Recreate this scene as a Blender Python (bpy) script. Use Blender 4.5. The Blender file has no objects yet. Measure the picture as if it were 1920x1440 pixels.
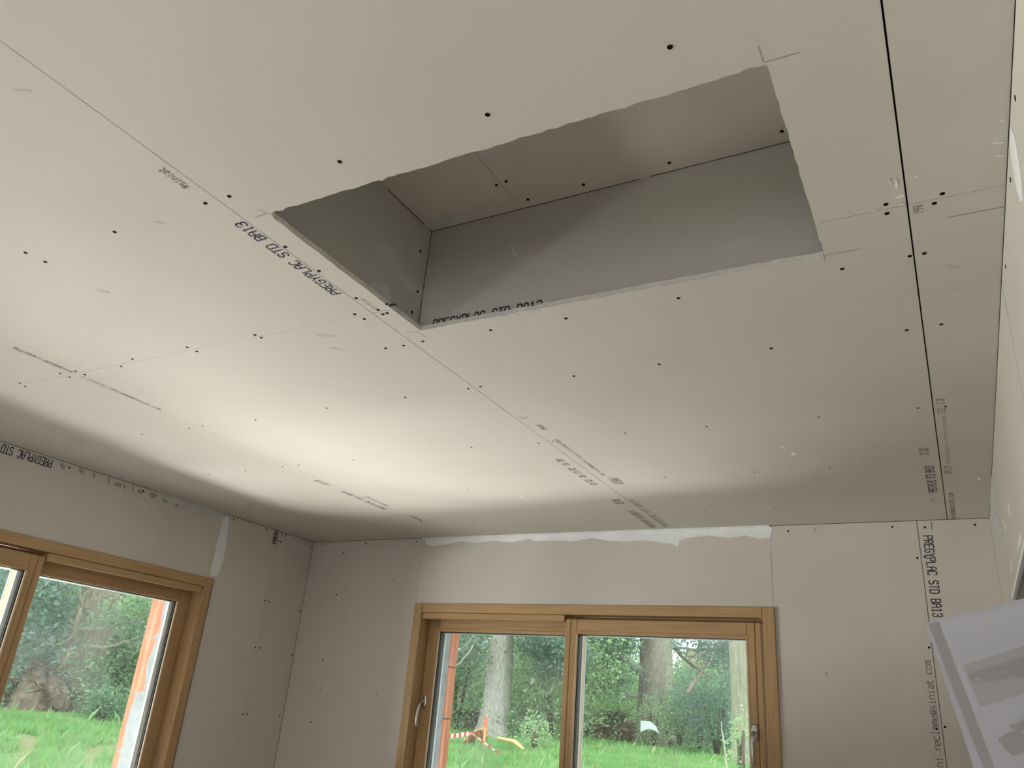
import bpy, bmesh, math, random
import numpy as np
from mathutils import Vector, Matrix

random.seed(7)
rng = np.random.default_rng(11)
sc = bpy.context.scene
COL = sc.collection

# ------------------------------------------------------------------ camera
EYE = 1.6
YAW, PITCH, ROLL, FPX = -0.52509, 0.39777, 0.08521, 1478.35
cy, sy, cp, sp = math.cos(YAW), math.sin(YAW), math.cos(PITCH), math.sin(PITCH)
FWD = Vector((sy * cp, cy * cp, sp))
_r0 = Vector((cy, -sy, 0)); _u0 = _r0.cross(FWD)
RIGHT = math.cos(ROLL) * _r0 + math.sin(ROLL) * _u0
UP = -math.sin(ROLL) * _r0 + math.cos(ROLL) * _u0
camd = bpy.data.cameras.new('camera'); cam = bpy.data.objects.new('camera', camd)
COL.objects.link(cam)
camd.sensor_width = 36; camd.lens = FPX / 1920 * 36; camd.clip_start = 0.05; camd.clip_end = 400
m = Matrix((RIGHT, UP, -FWD)).transposed().to_4x4(); m.translation = (0, 0, EYE)
cam.matrix_world = m
sc.camera = cam

# ------------------------------------------------------------------ world, lights, exposure
sc.view_settings.view_transform = 'Standard'; sc.view_settings.look = 'None'
sc.view_settings.gamma = 1; sc.view_settings.use_curve_mapping = False
sc.view_settings.exposure = 0.0
SKY = 3.6
w = bpy.data.worlds.new('overcast_sky'); sc.world = w; w.use_nodes = True
bg = w.node_tree.nodes['Background']; bg.inputs[0].default_value = (0.90, 0.96, 1.0, 1); bg.inputs[1].default_value = SKY
sund = bpy.data.lights.new('hazy_sun', 'SUN'); sund.energy = 1.0; sund.angle = math.radians(25); sund.color = (1, .96, .88)
sun = bpy.data.objects.new('hazy_sun', sund); COL.objects.link(sun)
sun.rotation_euler = (math.radians(38), math.radians(-20), 0)


def area(name, loc, target, sx, syy, power, color=(1, 1, 1)):
    d = bpy.data.lights.new(name, 'AREA'); d.shape = 'RECTANGLE'; d.size = sx; d.size_y = syy
    d.energy = power; d.color = color
    o = bpy.data.objects.new(name, d); COL.objects.link(o)
    o.location = loc
    o.rotation_euler = (Vector(target) - Vector(loc)).to_track_quat('-Z', 'Y').to_euler()
    return o


# fill lamps added out of view, standing in for daylight through windows and rear
# side and back lamps sit low outside, aimed up to brighten the room
WARM = (1, .93, .93)
for yy, g in ((1.9, 1.0), (-1.0, 1.5)):
    dy = .8 if yy > 0 else 0
    area('side_ground_fill', (-5.2, yy + dy, 0.05), (-5.199, yy + dy, 2.0), 2.4, 2.0, 185 * g, WARM)
    area('side_near_fill', (-5.3, yy + dy, 0.22), (-1.4, yy + dy * .2, 2.4), 2.6, 0.6, 225 * g, WARM)
    area('side_far_fill', (-7.4, yy + dy * 1.7, 0.36), (-1.0, yy - .5, 2.2), 2.0, 0.6, (500 if yy > 0 else 660), WARM)
area('back_ground_fill', (-1.7, 5.5, 0.05), (-1.7, 5.501, 2.0), 2.4, 2.0, 65, WARM)
area('back_near_fill', (-1.7, 6.0, 0.22), (-1.5, 1.6, 2.4), 2.6, 0.6, 170, WARM)
area('rear_fill', (-.6, -3.3, 1.5), (-1.0, 2.5, 1.7), 0.9, 1.2, 12, WARM)  # weak fill lamp added behind the viewer

# ------------------------------------------------------------------ constants of the room
H = 2.4924
XL, XR, YB, YR = -3.437, 0.159, 3.668, -3.0
T = 0.013


def at(px, py, axis, val):
    """ray through a photograph pixel met with the plane axis=val"""
    d = FWD + RIGHT * ((px - 960) / FPX) + UP * ((720 - py) / FPX)
    o = Vector((0, 0, EYE))
    t = (val - o[axis]) / d[axis]
    return o + d * t


def ceil(px, py): return at(px, py, 2, H)


# ------------------------------------------------------------------ materials
def nodes(name):
    mt = bpy.data.materials.new(name); mt.use_nodes = True
    nt = mt.node_tree; b = nt.nodes['Principled BSDF']
    return mt, nt, b


def mat(name, c1, c2=None, scale=5, rough=0.8, metal=0, bump=0, bscale=60, stretch=(1, 1, 1), detail=4, lo=.35, hi=.65, spec=.3):
    mt, nt, b = nodes(name)
    b.inputs['Roughness'].default_value = rough; b.inputs['Metallic'].default_value = metal
    b.inputs['Specular IOR Level'].default_value = spec
    b.inputs['Base Color'].default_value = (*c1, 1)
    tc = nt.nodes.new('ShaderNodeTexCoord'); mp = nt.nodes.new('ShaderNodeMapping')
    mp.inputs['Scale'].default_value = stretch
    nt.links.new(tc.outputs['Object'], mp.inputs[0])
    if c2:
        n = nt.nodes.new('ShaderNodeTexNoise'); n.inputs['Scale'].default_value = scale; n.inputs['Detail'].default_value = detail
        r = nt.nodes.new('ShaderNodeValToRGB')
        r.color_ramp.elements[0].color = (*c1, 1); r.color_ramp.elements[1].color = (*c2, 1)
        r.color_ramp.elements[0].position = lo; r.color_ramp.elements[1].position = hi
        nt.links.new(mp.outputs[0], n.inputs['Vector']); nt.links.new(n.outputs['Fac'], r.inputs[0])
        nt.links.new(r.outputs[0], b.inputs['Base Color'])
    if bump:
        n2 = nt.nodes.new('ShaderNodeTexNoise'); n2.inputs['Scale'].default_value = bscale; n2.inputs['Detail'].default_value = 5
        bp = nt.nodes.new('ShaderNodeBump'); bp.inputs['Strength'].default_value = bump; bp.inputs['Distance'].default_value = 0.01
        nt.links.new(mp.outputs[0], n2.inputs['Vector']); nt.links.new(n2.outputs['Fac'], bp.inputs['Height'])
        nt.links.new(bp.outputs[0], b.inputs['Normal'])
    return mt


def leaf_mat(name, c1, c2, scale=.9):
    mt = mat(name, c1, c2, scale=scale, rough=.6, detail=6, lo=.3, hi=.7, spec=.2)
    nt = mt.node_tree; b = nt.nodes['Principled BSDF']; out = nt.nodes['Material Output']
    tr = nt.nodes.new('ShaderNodeBsdfTranslucent'); mx = nt.nodes.new('ShaderNodeMixShader'); mx.inputs[0].default_value = .45
    src = b.inputs['Base Color'].links[0].from_socket
    nt.links.new(src, tr.inputs[0]); nt.links.new(b.outputs[0], mx.inputs[1]); nt.links.new(tr.outputs[0], mx.inputs[2])
    nt.links.new(mx.outputs[0], out.inputs[0])
    return mt


BOARD = mat('plasterboard_paper', (.61, .562, .515), (.645, .597, .55), scale=1.3, rough=.92, bump=.03, bscale=220, spec=.15)
BOARD_CUT = mat('gypsum_core', (.70, .68, .64), (.80, .78, .74), scale=60, rough=1, bump=.5, bscale=120)
# the paper inside the shaft carries pale rubbed scuffs
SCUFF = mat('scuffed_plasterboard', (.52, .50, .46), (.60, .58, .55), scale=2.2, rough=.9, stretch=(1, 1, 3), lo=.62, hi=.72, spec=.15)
PUTTY = mat('joint_compound', (.80, .81, .81), (.88, .89, .89), scale=14, rough=.7, bump=.15, bscale=25, stretch=(1, 1, 2))
PUTTY_OLD = mat('thin_joint_compound', (.56, .55, .52), (.66, .65, .62), scale=12, rough=.8)
INK = mat('black_print_ink', (.035, .035, .045), rough=.7)
INK_FAINT = mat('faded_print_ink', (.27, .26, .245), rough=.8)
INK_BLUE = mat('violet_black_print_ink', (.04, .04, .085), rough=.7)
PENCIL = mat('pencil_graphite', (.26, .25, .24), rough=.7)
SMEAR = mat('grey_finger_smear', (.30, .28, .25), (.42, .40, .36), scale=40, rough=.9)
SMEAR_LIGHT = mat('pale_smudge', (.55, .515, .47), (.50, .47, .43), scale=40, rough=.9)
SCREW = mat('black_phosphate_screw', (.008, .008, .008), rough=.9, spec=.05)
VOID = mat('dark_lining', (.05, .045, .04), rough=1)
WOOD = mat('oak_finish_wood', (.40, .245, .115), (.50, .325, .165), scale=9, rough=.5, stretch=(14, 14, .5), bump=.06, bscale=40, lo=.3, hi=.7)
WOOD_H = mat('oak_finish_wood_horizontal', (.41, .25, .12), (.51, .33, .17), scale=9, rough=.5, stretch=(.5, 14, 14), bump=.06, bscale=40, lo=.3, hi=.7)
BEAD = mat('pale_oak_bead', (.62, .46, .30), (.68, .52, .36), scale=9, rough=.5, stretch=(10, 10, .5))
GASKET = mat('black_rubber_gasket', (.012, .012, .014), rough=.5)
SPACER = mat('grey_spacer_bar', (.22, .23, .24), rough=.5, metal=.3)
ALU = mat('light_grey_aluminium', (.34, .36, .385), rough=.4, metal=.2)
STEEL = mat('satin_steel', (.56, .54, .52), rough=.28, metal=1)
CONCRETE = mat('concrete_screed', (.56, .52, .48), (.64, .60, .56), scale=3, rough=.9)
TERRA = mat('terracotta_block', (.31, .095, .05), (.38, .15, .085), scale=8, rough=.85, bump=.3, bscale=30, stretch=(5, 5, .6))
MORTAR = mat('grey_mortar', (.14, .15, .158), (.20, .212, .22), scale=12, rough=.95, bump=.4, bscale=40)
PAPER = mat('white_paper', (.86, .87, .94), rough=.7)
_nt = PAPER.node_tree; _b = _nt.nodes['Principled BSDF']; _t = _nt.nodes.new('ShaderNodeBsdfTranslucent'); _t.inputs[0].default_value = (.86, .87, .94, 1)
_m = _nt.nodes.new('ShaderNodeMixShader'); _m.inputs[0].default_value = .6
_nt.links.new(_b.outputs[0], _m.inputs[1]); _nt.links.new(_t.outputs[0], _m.inputs[2]); _nt.links.new(_m.outputs[0], _nt.nodes['Material Output'].inputs[0])
PAPER_G1 = mat('show_through_grey', (.46, .46, .48), (.50, .50, .52), scale=9, rough=.7)
PAPER_G2 = mat('show_through_pale', (.58, .58, .60), rough=.7)
PAPER_G3 = mat('show_through_dark', (.40, .40, .41), (.50, .50, .51), scale=25, rough=.7)
BARK_G = mat('grey_cedar_bark', (.30, .26, .235), (.52, .47, .43), scale=9, rough=.95, bump=.9, bscale=12, stretch=(4, 4, .6))
BARK_B = mat('brown_cedar_bark', (.20, .155, .13), (.37, .31, .27), scale=9, rough=.95, bump=.9, bscale=12, stretch=(4, 4, .6))
BARK_M = mat('mossy_bark', (.24, .23, .16), (.40, .36, .28), scale=7, rough=.95, bump=.9, bscale=12, stretch=(4, 4, .6))
TWIG = mat('bare_twig', (.10, .075, .055), (.17, .13, .10), scale=9, rough=.9)
TWIG_P = mat('pale_dead_twig', (.50, .46, .38), rough=.9)
EARTH = mat('brush_and_earth', (.10, .07, .05), (.26, .20, .15), scale=6, rough=1, bump=.6, bscale=12)
GRASS_BASE = mat('lawn_soil', (.14, .22, .07), (.25, .22, .12), scale=2.2, rough=.95, bump=.6, bscale=6, detail=8)
GRASS = leaf_mat('grass_blades', (.20, .40, .13), (.36, .58, .24), scale=1.0)
GRASS_DRY = mat('dry_grass', (.40, .33, .18), (.5, .42, .26), scale=4, rough=.9)
LEAF_D = leaf_mat('dark_evergreen_leaf', (.11, .19, .12), (.22, .33, .21))
LEAF_M = leaf_mat('mid_green_leaf', (.20, .34, .18), (.40, .57, .33))
LEAF_L = leaf_mat('light_green_leaf', (.34, .50, .24), (.58, .72, .42))
LEAF_B = leaf_mat('blue_green_needle', (.15, .24, .21), (.31, .41, .37))
LEAF_Y = leaf_mat('yellow_autumn_leaf', (.42, .40, .10), (.60, .54, .20))
ORANGE = mat('orange_plastic', (.85, .18, .05), rough=.5)
ORANGE_P = mat('pale_orange_plastic', (.80, .36, .16), rough=.6)
YELLOW = mat('fresh_cut_wood', (.72, .50, .22), rough=.7)
WHITE = mat('white_plastic', (.8, .8, .8), rough=.5)
RED = mat('red_plastic', (.7, .06, .05), rough=.5)
RENDERWALL = mat('pink_render', (.55, .40, .34), (.60, .46, .40), scale=2, rough=.9)
ROOFT = mat('brown_roof_tile', (.20, .12, .09), (.28, .18, .14), scale=5, rough=.9)


def glass_mat():
    mt, nt, b = nodes('window_glass')
    out = nt.nodes['Material Output']; nt.nodes.remove(b)
    tr = nt.nodes.new('ShaderNodeBsdfTransparent'); tr.inputs[0].default_value = (.95, .975, .96, 1)
    gl = nt.nodes.new('ShaderNodeBsdfGlossy'); gl.inputs['Roughness'].default_value = .02
    df = nt.nodes.new('ShaderNodeBsdfDiffuse'); df.inputs[0].default_value = (.8, .82, .8, 1)
    fr = nt.nodes.new('ShaderNodeFresnel'); fr.inputs[0].default_value = 1.35
    m1 = nt.nodes.new('ShaderNodeMixShader'); m2 = nt.nodes.new('ShaderNodeMixShader')
    # building dust: cloudy, thin, its strength also set to haze the view
    tc = nt.nodes.new('ShaderNodeTexCoord'); n = nt.nodes.new('ShaderNodeTexNoise'); n.inputs['Scale'].default_value = 3
    mr = nt.nodes.new('ShaderNodeMapRange'); mr.inputs[1].default_value = .4; mr.inputs[2].default_value = .75
    mr.inputs[3].default_value = .012; mr.inputs[4].default_value = .06
    nt.links.new(tc.outputs['Object'], n.inputs['Vector']); nt.links.new(n.outputs['Fac'], mr.inputs[0])
    nt.links.new(fr.outputs[0], m1.inputs[0]); nt.links.new(tr.outputs[0], m1.inputs[1]); nt.links.new(gl.outputs[0], m1.inputs[2])
    nt.links.new(mr.outputs[0], m2.inputs[0]); nt.links.new(m1.outputs[0], m2.inputs[1]); nt.links.new(df.outputs[0], m2.inputs[2])
    nt.links.new(m2.outputs[0], out.inputs[0])
    return mt


GLASS = glass_mat()


# ------------------------------------------------------------------ helpers
def link(name, me, mt=None, parent=None, kind=None, label=None, cat=None, group=None):
    o = bpy.data.objects.new(name, me); COL.objects.link(o)
    if mt is not None and me is not None and not me.materials:
        for q in (mt if isinstance(mt, (list, tuple)) else [mt]): me.materials.append(q)
    if parent: o.parent = parent
    if kind: o['kind'] = kind
    if label: o['label'] = label
    if cat: o['category'] = cat
    if group: o['group'] = group
    return o


def empty(name, loc=(0, 0, 0), label=None, cat=None, group=None, kind=None, rz=0):
    o = link(name, None, None, None, kind, label, cat, group)
    o.location = loc; o.rotation_euler = (0, 0, rz); o.empty_display_size = .1
    return o


def pymesh(name, v, f, smooth=False):
    me = bpy.data.meshes.new(name); me.from_pydata([tuple(p) for p in v], [], f); me.update()
    if smooth:
        for p in me.polygons: p.use_smooth = True
    return me


def boxes(name, lst, bevel=0):
    """one mesh of (x0,x1,y0,y1,z0,z1) boxes"""
    bm = bmesh.new()
    for (a, b, c, d, e, f) in lst:
        vs = [bm.verts.new(p) for p in ((a, c, e), (b, c, e), (b, d, e), (a, d, e), (a, c, f), (b, c, f), (b, d, f), (a, d, f))]
        for q in ((3, 2, 1, 0), (4, 5, 6, 7), (0, 1, 5, 4), (1, 2, 6, 5), (2, 3, 7, 6), (3, 0, 4, 7)): bm.faces.new([vs[i] for i in q])
    if bevel: bmesh.ops.bevel(bm, geom=list(bm.edges), offset=bevel, segments=1, affect='EDGES')
    me = bpy.data.meshes.new(name); bm.to_mesh(me); bm.free()
    return me


def box(name, b, mt, parent=None, bevel=0, **k): return link(name, boxes(name, [b], bevel), mt, parent, **k)


def tube(pts, rad, n=8, caps=True, v=None, f=None):
    v = [] if v is None else v; f = [] if f is None else f
    base = len(v); pts = [Vector(p) for p in pts]
    if not isinstance(rad, (list, tuple)): rad = [rad] * len(pts)
    for i, p in enumerate(pts):
        d = (pts[min(i + 1, len(pts) - 1)] - pts[max(i - 1, 0)]).normalized()
        a = d.orthogonal().normalized() if abs(d.z) > .9 else d.cross(Vector((0, 0, 1))).normalized()
        if abs(d.z) > .9: a = (Vector((1, 0, 0)) - d * d.x).normalized()
        b = d.cross(a)
        for k in range(n):
            t = 2 * math.pi * k / n; v.append(p + (a * math.cos(t) + b * math.sin(t)) * rad[i])
    for i in range(len(pts) - 1):
        for k in range(n):
            f.append((base + i * n + k, base + i * n + (k + 1) % n, base + (i + 1) * n + (k + 1) % n, base + (i + 1) * n + k))
    if caps:
        f.append(tuple(base + k for k in range(n))[::-1]); f.append(tuple(base + (len(pts) - 1) * n + k for k in range(n)))
    return v, f


def slab(name, outline, ax, front, thick, mt, parent, side_mt=None):
    """polygon board: outline in the two in-plane axes; front face at `front` on axis ax, thickness goes to front+thick"""
    oth = [i for i in range(3) if i != ax]
    bm = bmesh.new(); A = []; B = []
    for (p, q) in outline:
        for lst, val in ((A, front), (B, front + thick)):
            c = [0, 0, 0]; c[oth[0]] = p; c[oth[1]] = q; c[ax] = val; lst.append(bm.verts.new(c))
    fa = bm.faces.new(A); fb = bm.faces.new(B[::-1]); n = len(A)
    for i in range(n):
        s = bm.faces.new((A[i], A[(i + 1) % n], B[(i + 1) % n], B[i])); s.material_index = 1
    bmesh.ops.recalc_face_normals(bm, faces=bm.faces)
    bmesh.ops.triangulate(bm, faces=[fa, fb])
    me = bpy.data.meshes.new(name); bm.to_mesh(me); bm.free()
    return link(name, me, [mt, side_mt or mt], parent)


# flat marks laid on a surface: n = direction towards the room
def ribbon(segs, width, n, off=.0005):
    v = []; f = []; n = Vector(n)
    for a, b in segs:
        a = Vector(a); b = Vector(b); d = (b - a)
        if d.length < 1e-6: continue
        d.normalize(); s = n.cross(d) * width / 2; e = d * width * .4
        i = len(v)
        v += [a - e - s + n * off, b + e - s + n * off, b + e + s + n * off, a - e + s + n * off]
        f.append((i, i + 1, i + 2, i + 3))
    return v, f


G = {
 'P': [(0, 0, 0, 6), (0, 6, 3, 6), (3, 6, 4, 5), (4, 5, 4, 4), (4, 4, 3, 3), (3, 3, 0, 3)],
 'R': [(0, 0, 0, 6), (0, 6, 3, 6), (3, 6, 4, 5), (4, 5, 4, 4), (4, 4, 3, 3), (3, 3, 0, 3), (2, 3, 4, 0)],
 'E': [(4, 0, 0, 0), (0, 0, 0, 6), (0, 6, 4, 6), (0, 3, 3, 3)],
 'G': [(4, 5, 3, 6), (3, 6, 1, 6), (1, 6, 0, 5), (0, 5, 0, 1), (0, 1, 1, 0), (1, 0, 3, 0), (3, 0, 4, 1), (4, 1, 4, 3), (4, 3, 2, 3)],
 'Y': [(0, 6, 2, 3), (4, 6, 2, 3), (2, 3, 2, 0)],
 'L': [(0, 6, 0, 0), (0, 0, 4, 0)],
 'A': [(0, 0, 0, 4), (0, 4, 1, 6), (1, 6, 3, 6), (3, 6, 4, 4), (4, 4, 4, 0), (0, 3, 4, 3)],
 'C': [(4, 5, 3, 6), (3, 6, 1, 6), (1, 6, 0, 5), (0, 5, 0, 1), (0, 1, 1, 0), (1, 0, 3, 0), (3, 0, 4, 1)],
 'S': [(4, 5, 3, 6), (3, 6, 1, 6), (1, 6, 0, 5), (0, 5, 0, 4), (0, 4, 1, 3), (1, 3, 3, 3), (3, 3, 4, 2), (4, 2, 4, 1), (4, 1, 3, 0), (3, 0, 1, 0), (1, 0, 0, 1)],
 'T': [(0, 6, 4, 6), (2, 6, 2, 0)],
 'D': [(0, 0, 0, 6), (0, 6, 3, 6), (3, 6, 4, 5), (4, 5, 4, 1), (4, 1, 3, 0), (3, 0, 0, 0)],
 'B': [(0, 0, 0, 6), (0, 6, 3, 6), (3, 6, 4, 5), (4, 5, 4, 4), (4, 4, 3, 3), (3, 3, 0, 3), (3, 3, 4, 2), (4, 2, 4, 1), (4, 1, 3, 0), (3, 0, 0, 0)],
 '1': [(1, 5, 2, 6), (2, 6, 2, 0), (1, 0, 3, 0)],
 '3': [(0, 5, 1, 6), (1, 6, 3, 6), (3, 6, 4, 5), (4, 5, 4, 4), (4, 4, 3, 3), (3, 3, 1, 3), (3, 3, 4, 2), (4, 2, 4, 1), (4, 1, 3, 0), (3, 0, 1, 0), (1, 0, 0, 1)],
 '0': [(0, 1, 0, 5), (0, 5, 1, 6), (1, 6, 3, 6), (3, 6, 4, 5), (4, 5, 4, 1), (4, 1, 3, 0), (3, 0, 1, 0), (1, 0, 0, 1)],
 '2': [(0, 5, 1, 6), (1, 6, 3, 6), (3, 6, 4, 5), (4, 5, 4, 4), (4, 4, 0, 0), (0, 0, 4, 0)],
 '5': [(4, 6, 0, 6), (0, 6, 0, 3), (0, 3, 3, 3), (3, 3, 4, 2), (4, 2, 4, 1), (4, 1, 3, 0), (3, 0, 0, 0)],
 '-': [(1, 3, 3, 3)], ':': [(2, 1, 2, 1.3), (2, 4, 2, 4.3)], '.': [(2, 0, 2, .4)], "'": [(2, 5, 2, 6)],
 'a': [(0, 4, 3, 4), (3, 4, 4, 3), (4, 3, 4, 0), (4, 0, 1, 0), (1, 0, 0, 1), (0, 1, 1, 2), (1, 2, 4, 2)],
 'b': [(0, 6, 0, 0), (0, 0, 3, 0), (3, 0, 4, 1), (4, 1, 4, 3), (4, 3, 3, 4), (3, 4, 0, 4)],
 'c': [(4, 4, 1, 4), (1, 4, 0, 3), (0, 3, 0, 1), (0, 1, 1, 0), (1, 0, 4, 0)],
 'e': [(0, 2, 4, 2), (4, 2, 4, 3), (4, 3, 3, 4), (3, 4, 1, 4), (1, 4, 0, 3), (0, 3, 0, 1), (0, 1, 1, 0), (1, 0, 4, 0)],
 'f': [(1, 0, 1, 5), (1, 5, 2, 6), (2, 6, 4, 6), (0, 3, 3, 3)],
 'i': [(2, 0, 2, 4), (1, 4, 2, 4), (1, 0, 3, 0), (2, 5.4, 2, 5.7)],
 'l': [(1, 6, 2, 6), (2, 6, 2, 0), (1, 0, 3, 0)],
 'm': [(0, 0, 0, 4), (0, 4, 3, 4), (3, 4, 4, 3), (4, 3, 4, 0), (2, 4, 2, 0)],
 'n': [(0, 0, 0, 4), (0, 4, 3, 4), (3, 4, 4, 3), (4, 3, 4, 0)],
 'o': [(0, 1, 0, 3), (0, 3, 1, 4), (1, 4, 3, 4), (3, 4, 4, 3), (4, 3, 4, 1), (4, 1, 3, 0), (3, 0, 1, 0), (1, 0, 0, 1)],
 'r': [(1, 0, 1, 4), (1, 3, 2, 4), (2, 4, 4, 4)],
 's': [(4, 4, 1, 4), (1, 4, 0, 3), (0, 3, 1, 2), (1, 2, 3, 2), (3, 2, 4, 1), (4, 1, 3, 0), (3, 0, 0, 0)],
 't': [(1, 6, 1, 1), (1, 1, 2, 0), (2, 0, 4, 0), (0, 4, 3, 4)],
 'u': [(0, 4, 0, 1), (0, 1, 1, 0), (1, 0, 4, 0), (4, 0, 4, 4)],
 'y': [(0, 4, 0, 1), (0, 1, 1, 0), (1, 0, 4, 0), (4, 4, 4, -2), (4, -2, 1, -2)],
 '@': [(3, 1, 3, 3), (3, 3, 1, 3), (1, 3, 1, 1), (1, 1, 4, 1), (4, 1, 4, 5), (4, 5, 0, 5), (0, 5, 0, 0), (0, 0, 4, 0)],
 '*': [(0, 1, 4, 5), (4, 1, 0, 5), (2, 0, 2, 6), (0, 3, 4, 3)],
 'à': [(0, 4, 3, 4), (3, 4, 4, 3), (4, 3, 4, 0), (4, 0, 1, 0), (1, 0, 0, 1), (0, 1, 1, 2), (1, 2, 4, 2), (1, 6, 2, 5)],
}


def text(s, start, end, height, n, parent, mt=INK, stroke=.11, name='printed_text', off=.0005, slope=0):
    """stroke lettering from start to end (baseline), readable when seen from the n side"""
    start = Vector(start); end = Vector(end); n = Vector(n); d = end - start
    adv = d.length / (len(s) - .2); d.normalize(); up = n.cross(d)
    cw = adv * .72; segs = []
    for i, ch in enumerate(s):
        o = start + d * adv * i
        for (a, b, c, e) in G.get(ch, []):
            segs.append((o + d * (a / 4 * cw) + up * (b / 6 * height), o + d * (c / 4 * cw) + up * (e / 6 * height)))
    v, f = ribbon(segs, height * stroke, n, off)
    return link(name, pymesh(name, v, f), mt, parent)


def patch(name, pts, n, mt, parent, off=.001, jag=0, seed=0, sub=1):
    """flat trowelled patch from a closed outline (3D points on the surface), a millimetre proud of it"""
    r = random.Random(seed); n = Vector(n); P = [Vector(p) for p in pts]; Q = []
    for i in range(len(P)):
        a, b = P[i], P[(i + 1) % len(P)]
        for k in range(sub):
            t = k / sub; q = a.lerp(b, t)
            if k and jag: q = q + (b - a).cross(n).normalized() * r.uniform(-jag, jag)
            Q.append(q)
    bm = bmesh.new(); A = [bm.verts.new(q + n * off) for q in Q]; B = [bm.verts.new(q + n * 1e-5) for q in Q]
    f = bm.faces.new(A)
    for i in range(len(Q)): bm.faces.new((A[i], B[i], B[(i + 1) % len(Q)], A[(i + 1) % len(Q)]))
    bmesh.ops.recalc_face_normals(bm, faces=bm.faces); bmesh.ops.triangulate(bm, faces=[x for x in bm.faces if len(x.verts) > 4])
    me = bpy.data.meshes.new(name); bm.to_mesh(me); bm.free()
    return link(name, me, mt, parent)


def screw_mesh():
    v = []; f = []; n = 12; R = .0046
    for (r, z) in ((R, 0), (R, .0008), (R * .72, .0004), (R * .25, .0001)):
        for k in range(n):
            t = 2 * math.pi * k / n; v.append((r * math.cos(t), r * math.sin(t), z))
    for j in range(3):
        for k in range(n): f.append((j * n + k, j * n + (k + 1) % n, (j + 1) * n + (k + 1) % n, (j + 1) * n + k))
    f.append(tuple(3 * n + k for k in range(n)))
    return pymesh('screw', v, f)


SCREW_ME = screw_mesh()


def screw(p, n, parent, s=1):
    o = link('screw', SCREW_ME, SCREW, parent); o.location = Vector(p)
    o.rotation_mode = 'QUATERNION'; o.rotation_quaternion = Vector((0, 0, 1)).rotation_difference(Vector(n)); o.scale = (s, s, s)
    return o


def jag_line(a, b, amp, step, seed):
    r = random.Random(seed); a = Vector(a); b = Vector(b); L = (b - a).length; n = max(2, int(L / step)); d = (b - a) / L
    nn = Vector((-d.y, d.x)); out = [a.copy()]; k = 0
    for i in range(1, n):
        q = a.lerp(b, (i + r.uniform(-.3, .3)) / n); e = r.gauss(0, amp * .5)
        if r.random() < .12: e += r.choice((-1, 1)) * amp * 1.5
        out.append(q + nn * e)
    return [(p.x, p.y) for p in out]


# ================================================================== CEILING
HX0, HX1, HY0, HY1 = -1.127, -.148, .907, 1.453     # ceiling hatch
SX0, SX1, SY0, SY1, SZ = -1.142, -.13, .885, 1.462, 2.803   # the shaft above it
ceiling = link('ceiling', boxes('ceiling', [
    (XL - .05, SX0 - .02, YR, YB + .05, H + .03, H + .08), (SX1 + .02, XR + .1, YR, YB + .05, H + .03, H + .08),
    (SX0 - .02, SX1 + .02, YR, SY0 - .02, H + .03, H + .08), (SX0 - .02, SX1 + .02, SY1 + .02, YB + .05, H + .03, H + .08),
    (SX0 - .06, SX1 + .06, SY0 - .06, SY1 + .06, SZ + .03, SZ + .06),
    (SX0 - .06, SX0 - .03, SY0 - .06, SY1 + .06, H + .08, SZ + .03), (SX1 + .03, SX1 + .06, SY0 - .06, SY1 + .06, H + .08, SZ + .03),
    (SX0 - .03, SX1 + .03, SY0 - .06, SY0 - .03, H + .08, SZ + .03), (SX0 - .03, SX1 + .03, SY1 + .03, SY1 + .06, H + .08, SZ + .03)]), VOID, kind='structure')
JX = [XL, -2.392, -1.188, .008, XR]
JG = [.0, .0012, .0022, .0030, .0]
JY = [YR, -1.668, 1.332, YB]
boards = {}
e0 = jag_line((HX0, HY0), (HX1, HY0), .0022, .012, 1)      # near edge, sawn
e1 = jag_line((HX1, HY0), (HX1, HY1), .0012, .014, 2)
e2 = jag_line((HX1, HY1), (HX0, HY1), .0016, .014, 3)
e3 = jag_line((HX0, HY1), (HX0, HY0), .0010, .02, 4)
for ci in range(4):
    a = JX[ci] + JG[ci] / 2 + (.001 if ci == 0 else 0); b = JX[ci + 1] - JG[ci + 1] / 2 - (.001 if ci == 3 else 0)
    for ri in range(3):
        rg = .0009 if ci < 2 else .0016
        c = JY[ri] + (rg / 2 if ri else 0); d = JY[ri + 1] - (rg / 2 if ri < 2 else .001)
        if ci == 2 and ri == 1:
            up = [p for p in e1 if p[1] < d - .004]; dn = [p for p in e3 if p[1] < d - .004]
            o = [(a, c), (b, c), (b, d), (HX1, d)] + up[::-1] + e0[::-1][:-1] + dn[::-1] + [(HX0, d), (a, d)]
        elif ci == 2 and ri == 2:
            up = [p for p in e1 if p[1] > c + .004]; dn = [p for p in e3 if p[1] > c + .004]
            o = [(a, c), (HX0, c)] + dn[::-1] + e2[::-1] + up[::-1] + [(HX1, c), (b, c), (b, d), (a, d)]
        else:
            o = [(a, c), (b, c), (b, d), (a, d)]
        boards[ci, ri] = slab('plasterboard', o, 2, H, T, BOARD, ceiling, BOARD_CUT)


def cboard(p):
    ci = sum(p.x > j for j in JX[1:4]); ri = sum(p.y > j for j in JY[1:3]); return boards[ci, ri]


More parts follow.
